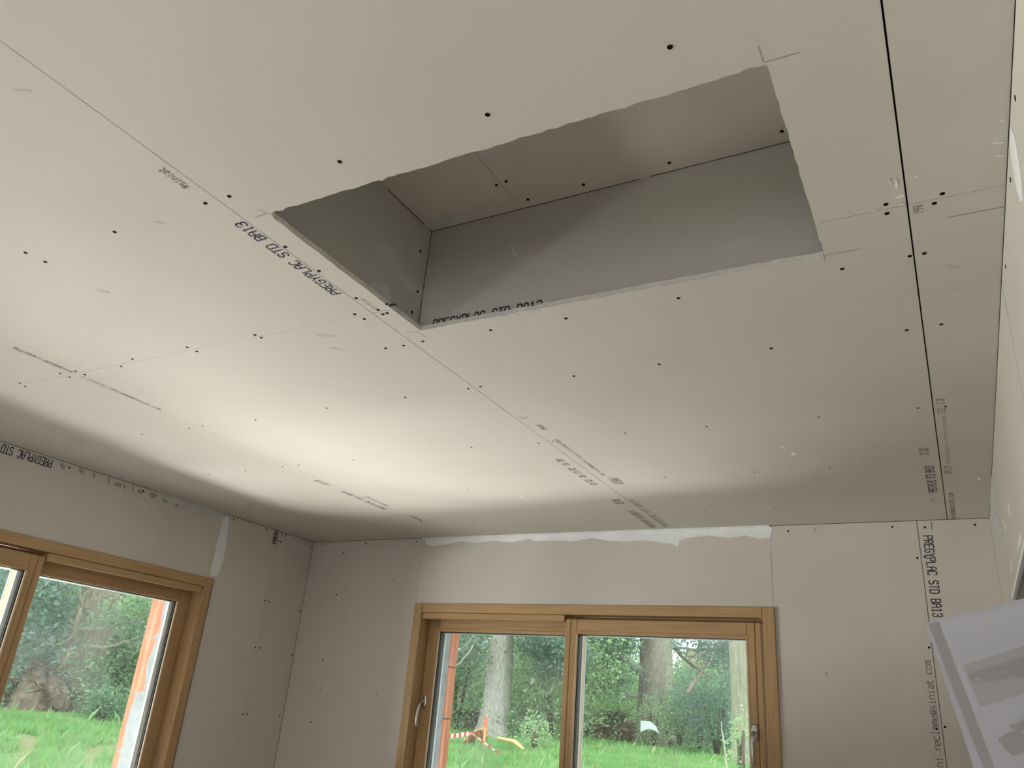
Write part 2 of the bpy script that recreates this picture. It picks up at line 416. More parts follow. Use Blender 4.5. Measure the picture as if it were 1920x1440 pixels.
DN = Vector((0, 0, -1))
for q in [(1256, 88), (914, 215), (637, 303), (430, 368), (385, 381), (215, 435), (48, 474), (85, 491), (535, 463), (598, 508), (668, 559),
          (725, 570), (709, 581), (718, 589), (726, 587), (683, 598), (665, 589), (757, 648), (723, 653), (793, 640), (920, 619), (1061, 597),
          (1272, 559), (1579, 504), (1706, 480), (1733, 475), (1663, 400), (1661, 383), (1767, 363), (1752, 381), (1765, 608), (1700, 619),
          (1446, 653), (1236, 683), (1076, 705), (901, 725), (878, 729), (760, 745), (612, 765), (479, 787), (380, 799), (355, 803), (266, 814),
          (154, 825), (478, 628), (490, 633), (351, 651), (369, 659), (248, 673), (227, 687), (142, 696), (159, 702), (113, 700), (131, 707),
          (37, 718), (47, 724), (884, 839), (1037, 827), (1010, 831), (1172, 812), (1325, 800), (1535, 782), (1721, 765), (1773, 762),
          (1415, 885), (1555, 877), (1247, 895), (878, 918), (663, 862), (560, 872), (530, 875), (611, 939), (566, 942), (460, 883), (392, 889),
          (345, 893), (282, 899), (405, 949), (470, 946), (790, 978), (802, 977), (889, 975), (998, 968), (1095, 966), (1321, 957), (1453, 951),
          (705, 982), (1611, 944), (1748, 937), (692, 933)]:
    p = ceil(*q); screw(p, DN, cboard(p), .93 if q[1] < 760 else .8)

# lettering printed on the boards
zc = H
def cl(x, y): return Vector((x, y, zc))
p0, p1 = ceil(640, 549), ceil(449, 417)
text('PREGYPLAC STD BA13', cl(p0.x, p0.y), cl(p0.x, p1.y), .026, DN, boards[1, 1], INK_BLUE, stroke=.13)
p0, p1 = ceil(356, 350), ceil(305, 314)
text('*siniat', cl(p0.x, p0.y), cl(p0.x, p1.y), .019, DN, boards[1, 1], INK_FAINT, stroke=.10)
text('02-02-02', ceil(676, 561), ceil(701, 580), .010, DN, boards[2, 1], INK_FAINT, stroke=.09)
xj = -2.392
text("l'infini reclame@siniat.com", cl(xj + .012, ceil(160, 704).y), cl(xj + .012, ceil(303, 768).y), .018, DN, boards[1, 2], INK_FAINT, stroke=.11)
text("recyclable à reclame@siniat", cl(xj + .012, ceil(28, 650).y), cl(xj + .012, ceil(140, 698).y), .018, DN, boards[1, 1], INK_FAINT, stroke=.11)
text('PREGYPLAC STD BA13', cl(xj - .02, ceil(725, 955).y), cl(xj - .02, ceil(646, 921).y), .026, DN, boards[0, 2], INK_FAINT, stroke=.13)
text('02:33', cl(xj - .02, ceil(614, 909).y), cl(xj - .02, ceil(594, 900).y), .026, DN, boards[0, 2], INK_FAINT, stroke=.12)
text("à l'infini reclame", cl(xj + .012, ceil(692, 931).y), cl(xj + .012, ceil(735, 948).y), .022, DN, boards[1, 2], INK_FAINT, stroke=.08)
text("siniat.com", cl(xj + .012, ceil(772, 967).y), cl(xj + .012, ceil(796, 975).y), .026, DN, boards[1, 2], INK_FAINT, stroke=.12)
xj = -1.188
p0 = ceil(1232, 989)
text('PREGYPLAC STD BA13', cl(-1.222, p0.y), cl(-1.222, ceil(1186, 958).y), .030, DN, boards[1, 2], INK_FAINT, stroke=.13)
text('PREGYPLAC STD BA13', cl(-1.158, ceil(1250, 988).y), cl(-1.158, ceil(1178, 938).y), .024, DN, boards[2, 2], INK_FAINT, stroke=.13)
text('02 02  05 13 02  15 20', cl(-1.225, ceil(1118, 909).y), cl(-1.225, ceil(1050, 861).y), .024, DN, boards[1, 2], INK_FAINT, stroke=.15)
text('02:05', cl(-1.222, ceil(1168, 944).y), cl(-1.222, ceil(1157, 936).y), .034, DN, boards[1, 2], INK_FAINT, stroke=.13)
text("recyclable à l'infini reclame@siniat.com", cl(-1.155, ceil(1030, 824).y), cl(-1.155, ceil(1122, 892).y), .014, DN, boards[2, 2], INK_FAINT, stroke=.12)
text("PREGY", cl(-1.150, ceil(1127, 898).y), cl(-1.150, ceil(1145, 909).y), .036, DN, boards[2, 2], INK_FAINT, stroke=.12)
text("siniat", cl(-1.150, ceil(995, 798).y), cl(-1.150, ceil(1007, 807).y), .020, DN, boards[2, 2], INK_FAINT, stroke=.10)
text('PREGYPLAC STD BA13', cl(-.014, ceil(1750, 923).y), cl(-.014, ceil(1742, 874).y), .026, DN, boards[2, 2], INK, stroke=.13)
text('13:02', cl(-.022, ceil(1741, 853).y), cl(-.022, ceil(1738, 840).y), .024, DN, boards[2, 2], INK_FAINT, stroke=.13)
text('reclame@siniat.com', cl(.037, ceil(1786, 975).y), cl(.037, ceil(1778, 924).y), .018, DN, boards[3, 2], INK, stroke=.12)
text('BA13', cl(.038, ceil(1779, 888).y), cl(.038, ceil(1776, 874).y), .02, DN, boards[3, 2], INK_FAINT, stroke=.13)
text("recyclable à l'infini reclame", cl(.036, ceil(1775, 868).y), cl(.036, ceil(1765, 780).y), .010, DN, boards[3, 2], INK_FAINT, stroke=.10)
text('02 13', cl(.036, ceil(1766, 775).y), cl(.036, ceil(1764, 747).y), .018, DN, boards[3, 2], INK_FAINT, stroke=.13)
q0 = ceil(1722, 398); q1 = ceil(1720, 384)
text('002', q0, q1, .007, DN, boards[3, 2], INK_FAINT, stroke=.16)
q0 = ceil(1731, 397); q1 = ceil(1729, 383)
text('L13', q0, q1, .006, DN, boards[3, 2], INK_FAINT, stroke=.16)

# pencil marks round the hatch, smudges
def pencil(a, b, parent, wd=.0012, mt=PENCIL, n=DN, name='pencil_line'):
    v, f = ribbon([(a, b)], wd, n, .0006); return link(name, pymesh(name, v, f), mt, parent)
for a, b, bd in [((1422, 86), (1431, 116), (2, 1)), ((1434, 117), (1498, 98), (2, 1)), ((1545, 479), (1612, 467), (2, 2)), ((1544, 476), (1547, 490), (2, 2)),
                 ((482, 393), (508, 401), (2, 1)), ((478, 408), (500, 400), (2, 1)), ((783, 621), (800, 633), (2, 2)), ((1775, 408), (1885, 387), (3, 2)),
                 ((762, 624), (783, 621), (2, 2))]:
    pencil(ceil(*a), ceil(*b), boards[bd])
def blob(c, rx, ry, ang, surf, n, mt, parent, name='smudge', seed=0, off=.0004):
    r = random.Random(seed); pts = []
    for k in range(14):
        t = 2 * math.pi * k / 14; s = r.uniform(.65, 1.15)
        x, y = rx * math.cos(t) * s, ry * math.sin(t) * s
        pts.append(surf(c[0] + x * math.cos(ang) - y * math.sin(ang), c[1] + x * math.sin(ang) + y * math.cos(ang)))
    return patch(name, pts, n, mt, parent, off)
for i, (c, rx, ry, a, bd) in enumerate([((192, 546), 15, 3, .2, (1, 1)), ((300, 417), 14, 2, .15, (1, 1)), ((610, 629), 20, 3, .1, (1, 1)), ((630, 654), 18, 2, .2, (1, 2)),
                                        ((45, 170), 22, 3, .1, (1, 1)), ((980, 783), 10, 2, 0, (2, 2)), ((1787, 500), 14, 2, .2, (3, 2)), ((1790, 542), 8, 1.5, 0, (3, 2))]):
    blob(c, rx, ry, a, ceil, DN, SMEAR_LIGHT, boards[bd], seed=i)
for i, (c, rx, ry, a, bd) in enumerate([((1681, 345), 10, 3, 1.5, (2, 1)), ((1688, 368), 10, 3, -.3, (2, 1)), ((1668, 340), 5, 2, 1.2, (2, 1)), ((1871, 267), 12, 1.5, -.1, (3, 1)),
                                        ((1874, 292), 8, 1.5, -.1, (3, 1)), ((1878, 226), 9, 1, -.1, (3, 1)), ((1488, 851), 5, 4, .3, (2, 2)), ((1467, 838), 4, 2.5, .3, (2, 2)),
                                        ((1836, 898), 5, 3, .2, (3, 2)), ((1167, 770), 4, 1, 0, (2, 2)), ((1718, 331), 3, 2, 0, (3, 1)), ((978, 932), 5, 1, 0, (1, 2))]):
    blob(c, rx, ry, a, ceil, DN, PUTTY, boards[bd], 'compound_smear', seed=20 + i, off=.0008)
# crumbled paper along the row joint
for i, (c, rx) in enumerate([((1640, 394), 6), ((1691, 383), 7), ((1536, 417), 4)]):
    blob(c, rx, 1.6, -.2, ceil, DN, BOARD_CUT, boards[2, 2], 'torn_paper', seed=40 + i, off=.0012)
# torn flap at the hatch edge
link('torn_edge', boxes('torn_edge', [(HX0 - .004, HX0 + .018, 1.318, 1.324, H + .002, H + .006)]), INK, boards[2, 1])

# shaft lining boards
def rect(a, b, c, d): return [(a, c), (b, c), (b, d), (a, d)]
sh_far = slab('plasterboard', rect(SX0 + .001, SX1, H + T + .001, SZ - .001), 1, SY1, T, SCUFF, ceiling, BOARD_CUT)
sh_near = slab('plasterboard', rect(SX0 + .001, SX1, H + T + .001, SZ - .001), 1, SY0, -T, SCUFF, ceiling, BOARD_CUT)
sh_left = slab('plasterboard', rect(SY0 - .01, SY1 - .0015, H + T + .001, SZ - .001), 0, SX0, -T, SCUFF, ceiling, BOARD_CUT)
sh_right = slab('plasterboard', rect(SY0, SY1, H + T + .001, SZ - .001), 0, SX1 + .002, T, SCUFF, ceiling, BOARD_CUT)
XJ = -.863
lid1 = slab('plasterboard', rect(SX0 + .002, XJ - .0008, SY0, SY1 - .0015), 2, SZ, T, BOARD, ceiling, BOARD_CUT)
lid2 = slab('plasterboard', rect(XJ + .0008, SX1, SY0, SY1 - .0015), 2, SZ, T, BOARD, ceiling, BOARD_CUT)
lidp = lambda x, y: at(x, y, 2, SZ)
for q in [(949, 340), (990, 374), (1094, 346), (1255, 305), (1466, 246)]: screw(lidp(*q), DN, lid2, .95)
screw(lidp(931, 347), DN, lid1, .95)
NY = Vector((0, -1, 0)); NX = Vector((1, 0, 0)); NXm = Vector((-1, 0, 0))
for q in [(798, 444), (788, 471), (783, 547), (772, 585)]:
    p = at(*q, 0, SX0) if q[0] < 790 else at(*q, 1, SY1)
    screw(p, NX if q[0] < 790 else NY, sh_left if q[0] < 790 else sh_far, .9)
patch('joint_compound', [lidp(*q) for q in [(797, 431), (795, 420), (820, 412), (850, 402), (880, 398), (936, 386), (941, 391), (936, 396), (880, 411), (840, 421)]], DN, PUTTY_OLD, lid1, .001, .0015, 3, 2)
patch('joint_compound', [lidp(*q) for q in [(702, 340), (706, 337), (722, 343), (727, 351), (725, 358), (716, 352)]], DN, PUTTY_OLD, lid1, .001, .001, 4, 2)
patch('joint_compound', [at(*q, 0, SX0) for q in [(690, 542), (692, 532), (704, 529), (712, 536), (722, 533), (731, 545), (733, 560), (731, 572), (722, 567), (706, 554)]], NX, PUTTY_OLD, sh_left, .001, .001, 5, 2)
pt = text('PREGYPLAC STD BA13', at(812, 612, 1, SY1) + Vector((0, 0, -.006)), at(1016, 575, 1, SY1) + Vector((0, 0, -.006)), .026, NY, sh_far, INK, stroke=.15)
fz = H + .014
ta, tb = at(808, 615, 1, SY1), at(1013, 577, 1, SY1)
me = pt.data; zmin = min(v.co.z for v in me.vertices)
for v in me.vertices: v.co.z += (fz - .015 - zmin)
far_s = lambda x, y: at(x, y, 1, SY1)
for i, (c, rx, ry, a) in enumerate([((963, 470), 3, 14, -.4), ((957, 455), 2, 8, .2), ((1140, 380), 22, 1.2, -.35), ((1155, 361), 10, 1, -.8), ((1245, 352), 30, 1.2, -.2),
                                    ((1250, 379), 14, 1.2, -.1), ((1226, 410), 5, 3, -.8), ((968, 408), 1.2, 14, .1), ((1150, 450), 2, 6, 0), ((1210, 333), 12, 3, -.3), ((1390, 345), 60, .6, -.25)]):
    blob(c, rx, ry, a, far_s, NY, SMEAR_LIGHT if i % 3 else PUTTY_OLD, sh_far, 'pale_scuff', seed=60 + i)

# ================================================================== WINDOW OPENINGS
WB = (-2.613, -.703)    # back window, x range
WLy = (1.050, 2.962)    # side window, y range
WZ0, WZ1 = 1.04, 2.130

# ================================================================== WALL, BACK
OUT = .26
wall_back = link('wall_back', boxes('wall_back', [
    (XL - OUT - .013, WB[0] - .002, YB + .02, YB + .12, -.3, 3.0), (WB[1] + .002, XR + 2.2, YB + .02, YB + .12, -.3, 3.0),
    (WB[0] - .002, WB[1] + .002, YB + .02, YB + .12, WZ1 + .003, 3.0), (WB[0] - .002, WB[1] + .002, YB + .02, YB + .12, -.3, WZ0 - .003)]), VOID, kind='structure')
link('insulation', boxes('insulation', [
    (XL - OUT, WB[0] - .002, YB + .13, YB + .445, -.3, 3.0), (WB[1] + .002, XR + 2.2, YB + .13, YB + .445, -.3, 3.0),
    (WB[0] - .002, WB[1] + .002, YB + .13, YB + .445, WZ1 + .003, 3.0), (WB[0] - .002, WB[1] + .002, YB + .13, YB + .445, -.3, WZ0 - .003)]), MORTAR, wall_back).name = 'masonry'
bj = [-2.618, -.7075, -.106]
bb = {}
bb[0] = slab('plasterboard', rect(XL + .001, bj[0] - .0008, 0.002, H - .002), 1, YB, T, BOARD, wall_back, BOARD_CUT)
bb[1] = slab('plasterboard', rect(bj[0] + .0008, bj[1] - .0006, WZ1 + .001, H - .004), 1, YB, T, BOARD, wall_back, BOARD_CUT)
bb[4] = slab('plasterboard', rect(bj[0] + .0008, bj[1] - .0006, 0.002, WZ0 - .001), 1, YB, T, BOARD, wall_back, BOARD_CUT)
bb[2] = slab('plasterboard', rect(bj[1] + .0006, bj[2] - .0012, 0.002, H - .002), 1, YB, T, BOARD, wall_back, BOARD_CUT)
bb[3] = slab('plasterboard', rect(bj[2] + .0012, XR - .0005, 0.002, H - .002), 1, YB, T, BOARD, wall_back, BOARD_CUT)
bk = lambda x, y: at(x, y, 1, YB)
def bboard(p): return bb[0] if p.x < bj[0] else bb[3] if p.x > bj[2] else bb[2] if p.x > bj[1] else bb[1]
for q in [(606, 1020), (644, 1037), (686, 1019), (781, 1015), (631, 1115), (605, 1237), (583, 1354), (1478, 996), (1673, 988), (1734, 989), (1828, 984),
          (1720, 1046), (1734, 1044), (1742, 1214), (1756, 1367), (1772, 1363)]:
    p = bk(*q); screw(p, NY, bboard(p), .95)
for a, b in [((738, 1085), (737, 1090)), ((635, 1086), (634, 1091)), ((707, 1298), (706, 1304)), ((601, 1290), (600, 1295)), ((1528, 991), (1528, 995)), ((1549, 1261), (1551, 1268)), ((1746, 980), (1747, 992))]:
    p = bk(*a); pencil(p, bk(*b), bboard(p), .004, PENCIL, NY, 'pencil_mark')
text('PREGYPLAC STD BA13', bk(1731, 1005), at(1731, 1005, 1, YB) + Vector((0, 0, bk(1753, 1157).z - bk(1731, 1005).z)), .033, NY, bb[3], INK, stroke=.12)
_a = bk(1751, 1440); _b = bk(1742, 1238)
text("recyclable à l'infini reclame@siniat.com", Vector((-.118, YB, _a.z - .34)), Vector((-.118, YB, _b.z)), .026, NY, bb[2], INK, stroke=.08)
# trowelled compound along the head of the wall over the window
pts = [(797, 1010), (950, 1003), (1150, 995), (1300, 992), (1446, 988), (1448, 992), (1444, 1009), (1420, 1010), (1398, 1004), (1365, 1009), (1330, 1004), (1290, 1009), (1275, 1014),
       (1271, 1026), (1258, 1019), (1235, 1016), (1210, 1013), (1180, 1015), (1145, 1014), (1110, 1009), (1075, 1015), (1040, 1013), (1010, 1015), (990, 1011), (960, 1017), (930, 1014), (890, 1018),
       (865, 1015), (835, 1021), (812, 1024), (799, 1020)]
def clampb(p): p = bk(*p); p.z = min(p.z, H - .0005); return p
patch('joint_compound', [clampb(q) for q in pts], NY, PUTTY, bb[1], .0015, .0015, 6, 3)
link('ceiling_joint_filler', boxes('ceiling_joint_filler', [(bj[0], bj[1], YB - .012, YB, H - .006, H - .0005)]), PUTTY, bb[1])
for i, (c, rx, ry) in enumerate([((893, 1077), 4, 1), ((932, 1082), 5, 1.5), ((998, 1110), 5, 2), ((1005, 1113), 3, 1)]):
    blob(c, rx, ry, 0, bk, NY, PUTTY_OLD, bb[1], 'compound_fleck', seed=90 + i)

# ================================================================== WALL, LEFT
wall_left = link('wall_left', boxes('wall_left', [
    (XL - .12, XL - .02, YR, -1.95, -.3, 3.0), (XL - .12, XL - .02, -.05, WLy[0] - .002, -.3, 3.0), (XL - .12, XL - .02, -1.95, -.05, -.3, WZ0), (XL - .12, XL - .02, -1.95, -.05, 2.143, 3.0), (XL - .12, XL - .02, WLy[1] + .002, YB + .02, -.3, 3.0),
    (XL - .12, XL - .02, WLy[0] - .002, WLy[1] + .002, WZ1 + .014, 3.0), (XL - .12, XL - .02, WLy[0] - .002, WLy[1] + .002, -.3, WZ0 - .003)]), VOID, kind='structure')
WLZ = 2.143
lj = [2.978, 3.372]
lb = {}
lb[0] = slab('plasterboard', rect(-.05, WLy[0] - .006, 0.002, H - .002), 0, XL, -T, BOARD, wall_left, BOARD_CUT)
slab('plasterboard', rect(YR + .002, -1.95, 0.002, H - .002), 0, XL, -T, BOARD, wall_left, BOARD_CUT)
slab('plasterboard', rect(-1.948, -.052, 2.145, H - .002), 0, XL, -T, BOARD, wall_left, BOARD_CUT)
slab('plasterboard', rect(-1.948, -.052, 0.002, WZ0 - .001), 0, XL, -T, BOARD, wall_left, BOARD_CUT)
lb[1] = slab('plasterboard', rect(WLy[0] - .004, lj[0] - .0006, WLZ + .001, H - .002), 0, XL, -T, BOARD, wall_left, BOARD_CUT)
lb[4] = slab('plasterboard', rect(WLy[0] - .004, lj[0] - .0006, 0.002, WZ0 - .001), 0, XL, -T, BOARD, wall_left, BOARD_CUT)
lb[2] = slab('plasterboard', rect(lj[0] + .0006, lj[1] - .0012, 0.002, H - .002), 0, XL, -T, BOARD, wall_left, BOARD_CUT)
lb[3] = slab('plasterboard', rect(lj[1] + .0012, YB - .002, 0.002, H - .002), 0, XL, -T, BOARD, wall_left, BOARD_CUT)
lf = lambda x, y: at(x, y, 0, XL)
def lboard(p): return lb[1] if p.y < lj[0] else lb[2] if p.y < lj[1] else lb[3]
for q in [(438, 973), (500, 992), (536, 1002), (526, 1016), (521, 1014), (584, 1028), (497, 1126), (504, 1128), (479, 1214), (487, 1215), (455, 1339), (463, 1339),
          (561, 1146), (547, 1228), (524, 1342), (130, 877), (269, 921)]:
    p = lf(*q); screw(p, NX, lboard(p), .95)
p0, p1 = lf(99, 863), lf(3, 839)
zt = p0.z
text('PREGYPLAC STD BA13', Vector((XL, p0.y, zt)), Vector((XL, p0.y - (p0.y - p1.y) / 12.8 * 17.8, zt)), .034, NX, lb[1], INK, stroke=.12)
p0 = lf(517, 1020)
text('PREGY', p0, Vector((XL, p0.y, p0.z + .085)), .026, NX, lb[2], INK, stroke=.20)
p0 = lf(530, 1004)
text('*', p0, p0 + Vector((0, 0, .026)), .018, NX, lb[3], INK_FAINT, stroke=.14)
for i, (c, rx, ry, a) in enumerate([((117, 874), 5, 8, -.5), ((153, 883), 5, 8, -.5), ((176, 890), 2.5, 7, 0), ((204, 901), 2, 7, 0), ((222, 909), 9, 5, .3), ((233, 912), 2, 6, 0),
                                    ((249, 916), 2, 6, 0), ((263, 922), 6, 5, .3), ((287, 929), 7, 6, .3), ((309, 939), 6, 3, .4), ((331, 947), 4, 2.5, .3)]):
    blob(c, rx, ry, a, lf, NX, SMEAR, lb[1], 'finger_smear', seed=110 + i)
def clampl(q): p = lf(*q); p.z = min(p.z, H - .0005); return p
patch('joint_compound', [clampl(q) for q in [(296, 921), (340, 935), (428, 964), (426, 974), (395, 968), (350, 953), (340, 948), (310, 934)]], NX, PUTTY_OLD, lb[1], .001, .001, 7, 2)
patch('joint_compound', [lf(*q) for q in [(418, 972), (428, 968), (428, 985), (424, 1010), (424, 1022), (419, 1045), (413, 1068), (408, 1078), (401, 1080), (395, 1080), (396, 1066), (403, 1035), (412, 1000)]], NX, PUTTY, lb[2], .0015, .0015, 8, 2)
for i, (c, rx, ry, a) in enumerate([((165, 957), 3, 1.5, 0), ((360, 1002), 1, 8, .2), ((375, 1005), 9, .7, .2), ((380, 1055), 6, 1, .9), ((60, 925), 1, 8, .1), ((284, 1000), 1, 7, 0)]):
    blob(c, rx, ry, a, lf, NX, PUTTY_OLD, lb[1], 'compound_fleck', seed=130 + i)

# outer masonry of the side wall, with its open terracotta jamb
XO0, XO1 = -3.815, -3.575
jy = 2.925
link('masonry', boxes('masonry', [(XO0, XO1, YR, -1.93, -.3, 3.0), (XO0, XO1, -.07, WLy[0] + .02, -.3, 3.0), (XO0, XO1, -1.93, -.07, -.3, WZ0), (XO0, XO1, -1.93, -.07, 2.2, 3.0), (XO0, XO1, jy + .30, YB + .36, -.3, 3.0),
    (XO0, XO1, WLy[0] + .02, jy + .3, WLZ + .06, 3.0), (XO0, XO1, WLy[0] + .02, jy + .3, -.3, WZ0 - .05)]), MORTAR, wall_left)
zz = 1.287 - .275
k = 0
while zz < WLZ + .05:
    top = min(zz + .268, WLZ + .06)
    # fluted block: shallow vertical keys on the end face
    v = []; f = []
    n = 8; prof = []
    for i in range(n + 1):
        x = XO0 + (XO1 - XO0) * i / n; prof.append((x, jy + (.006 if i % 2 else 0) + random.uniform(-.001, .001)))
    prof += [(XO1, jy + .299), (XO0, jy + .299)]
    slab('terracotta_block', prof, 2, zz, top - zz, TERRA, wall_left)
    box('mortar_joint', (XO0 + .004, XO1, jy + .003, jy + .299, top, top + .0068), MORTAR, wall_left)
    zz += .275; k += 1
# smeared mortar over the inner half of the jamb
r = random.Random(5); pr = [(XO1, WZ0 - .04)]
prof = []
z = WZ0 - .04
while z < WLZ + .05:
    kk = (z - 1.287) / .275; fr = kk - math.floor(kk)
    wdt = (.192 if z < 1.555 else .140 if z < 1.84 else .125) + .012 * math.sin(z * 23) + r.uniform(-.006, .006) + (.04 if fr < .05 or fr > .97 else 0)
    prof.append((XO1 - wdt, z)); z += .018
patchpts = [Vector((XO1, jy - .001, WZ0 - .04))] + [Vector((a, jy - .001, b)) for a, b in prof] + [Vector((XO1, jy - .001, WLZ + .05))]
patch('mortar_smear', patchpts, (0, -1, 0), MORTAR, wall_left, .004)

# back wall exterior reveal, left jamb of the window
jx = -2.600
YO0, YO1 = YB + .135, YB + .455
zz = 1.287 - .275
while zz < WZ1 + .02:
    top = min(zz + .268, WZ1 + .02)
    prof = [(jx - .3, YO0 + .1), (jx - .3, YO1)] + [(jx - (.006 if i % 2 else 0), YO1 - (YO1 - YO0 - .1) * i / 6) for i in range(7)]
    slab('terracotta_block', prof, 2, zz, top - zz, TERRA, wall_back)
    zz += .275
box('mortar_smear', (jx - .02, jx + .003, YO0, 4.03, WZ0, WZ1 + .02), MORTAR, wall_back)

# ================================================================== WALL, RIGHT
DY0, DY1, DZ = 2.05, 2.995, 2.064
wall_right = link('wall_right', boxes('wall_right', [
    (XR + .014, XR + .085, YR, DY0 - .01, -.1, 2.9), (XR + .014, XR + .085, DY1 + .012, YB + .02, -.1, 2.9), (XR + .014, XR + .085, DY0 - .01, DY1 + .012, DZ + .012, 2.9)]), VOID, kind='structure')
rj = [-1.84, 1.160, 1.672]
rb = {}
rb[0] = slab('plasterboard', rect(YR + .002, rj[0] - .001, .002, H - .002), 0, XR, T, BOARD, wall_right, BOARD_CUT)
rb[1] = slab('plasterboard', rect(rj[0] + .001, rj[1] - .001, .002, H - .002), 0, XR, T, BOARD, wall_right, BOARD_CUT)
rb[2] = slab('plasterboard', rect(rj[1] + .001, rj[2] - .0025, .002, H - .002), 0, XR, T, BOARD, wall_right, BOARD_CUT)
o = [(rj[2] + .0025, .002), (DY0, .002), (DY0, DZ), (DY1, DZ), (DY1, .002), (YB - .001, .002), (YB - .001, H - .002), (rj[2] + .0025, H - .002)]
rb[3] = slab('plasterboard', o, 0, XR, T, BOARD, wall_right, BOARD_CUT)
# jambs and lintel lining of the doorway
JD = .10
box('doorway_lining', (XR + T, XR + JD, DY1, DY1 + .012, .002, DZ), BOARD, wall_right)
box('doorway_lining', (XR + T, XR + JD, DY0 - .012, DY0, .002, DZ), BOARD, wall_right)
box('doorway_lining', (XR + T, XR + JD, DY0, DY1, DZ, DZ + .012), BOARD, wall_right)
box('corner_bead', (XR - .003, XR + .006, DY0, DY1, DZ - .002, DZ + .010), PUTTY, wall_right)
box('corner_bead', (XR - .0025, XR + .004, DY1 - .002, DY1 + .005, .002, DZ), PUTTY, wall_right)
rt = lambda x, y: at(x, y, 0, XR)
for q in [(1904, 184), (1895, 337), (1886, 500)]: screw(rt(*q), NXm, rb[1] if q[1] < 300 else rb[2], 1)
def clampr(q): p = rt(*q); p.z = min(p.z, H - .0005); return p
patch('joint_compound', [clampr(q) for q in [(1896, 238), (1903, 255), (1911, 300), (1917, 345), (1919, 375), (1914, 378), (1906, 350), (1899, 310), (1895, 270)]], NXm, PUTTY, rb[2], .001, .0006, 9, 2)
patch('joint_compound', [clampr(q) for q in [(1859, 890), (1865, 915), (1870, 950), (1868, 962), (1880, 990), (1886, 1030), (1882, 1032), (1872, 1000), (1862, 985), (1857, 972), (1856, 930)]], NXm, PUTTY_OLD, rb[3], .001, .0006, 10, 2)
for i, (c, rx, ry, a) in enumerate([((1884, 985), 1, 12, -.2), ((1892, 955), 1, 14, -.12), ((1880, 1015), 1, 10, -.1), ((1912, 1015), 2, 14, .2), ((1896, 1060), 1, 14, .1)]):
    blob(c, rx, ry, a, rt, NXm, PUTTY, rb[3], 'compound_streak', seed=150 + i)
jb = lambda x, y: at(x, y, 1, DY1)
for i, c in enumerate([(1915, 1113), (1912, 1125), (1918, 1122)]):
    blob(c, 4, 1, .1, jb, NY, SMEAR, wall_right, 'grey_mark', seed=170 + i)

# ================================================================== FLOOR, REAR WALL, ROOM BEYOND THE DOORWAY
link('floor', boxes('floor', [(XL - .3, XR + 2.2, YR - .2, YB + .1, -.12, 0)]), CONCRETE, kind='structure')
link('wall_rear', boxes('wall_rear', [(XL - .35, -3.15, YR - .15, YR, -.3, 3), (-.05, XR + 2.2, YR - .15, YR, -.3, 3), (-3.15, -.05, YR - .15, YR, 2.25, 3), (-3.15, -.05, YR - .15, YR, -.3, .9), (-3.15, -1.1, YR - .15, YR, .9, 2.25)]), BOARD, kind='structure')  # the opening in this unseen wall is added to let fill light in
link('wall_hallway', boxes('wall_hallway', [(XR + 2.0, XR + 2.1, YR, YB + .02, 0, 2.9)]), BOARD, kind='structure')
link('ceiling_hallway', boxes('ceiling_hallway', [(XR + .09, XR + 2.1, YR, YB + .02, H, H + .08)]), BOARD, kind='structure')
link('trim_roof_deck', boxes('trim_roof_deck', [(XL - .5, XR + 2.3, YR - .3, YB + .5, 3.0, 3.1)]), VOID, kind='structure')


# ================================================================== WINDOWS (local: x along, y outwards, z up)
def bar(name, b, mt, parent, bevel=.003, **k): return box(name, b, mt, parent, bevel, **k)


def handle(parent, u, w, z, side=-1):
    v = []; f = []
    # oval rose
    n = 20; ring = []
    for (s, d) in ((1, 0), (1, -.007), (.86, -.010)):
        for k in range(n):
            t = 2 * math.pi * k / n; x = .0145 * math.cos(t) * s; zz = .034 * math.sin(t)
            zz = math.copysign(min(abs(zz), .034), zz) * s
            x = .0145 * s * max(-1, min(1, 1.25 * math.cos(t)))
            v.append((u + x, w + d, z + zz))
    for j in range(2):
        for k in range(n): f.append((j * n + k, j * n + (k + 1) % n, (j + 1) * n + (k + 1) % n, (j + 1) * n + k))
    f.append(tuple(2 * n + k for k in range(n)))
    h = link('handle', pymesh('handle', v, f, True), STEEL, parent)
    lv = []; lf_ = []
    pts = [(u, w - .008, z), (u, w - .030, z), (u, w - .042, z - .004), (u, w - .050, z - .016), (u, w - .056, z - .045), (u, w - .058, z - .08), (u, w - .056, z - .108), (u, w - .053, z - .126)]
    tube(pts, [.0085, .0085, .0085, .0085, .008, .0075, .007, .0065], 10, True, lv, lf_)
    link('lever', pymesh('lever', lv, lf_, True), STEEL, h)


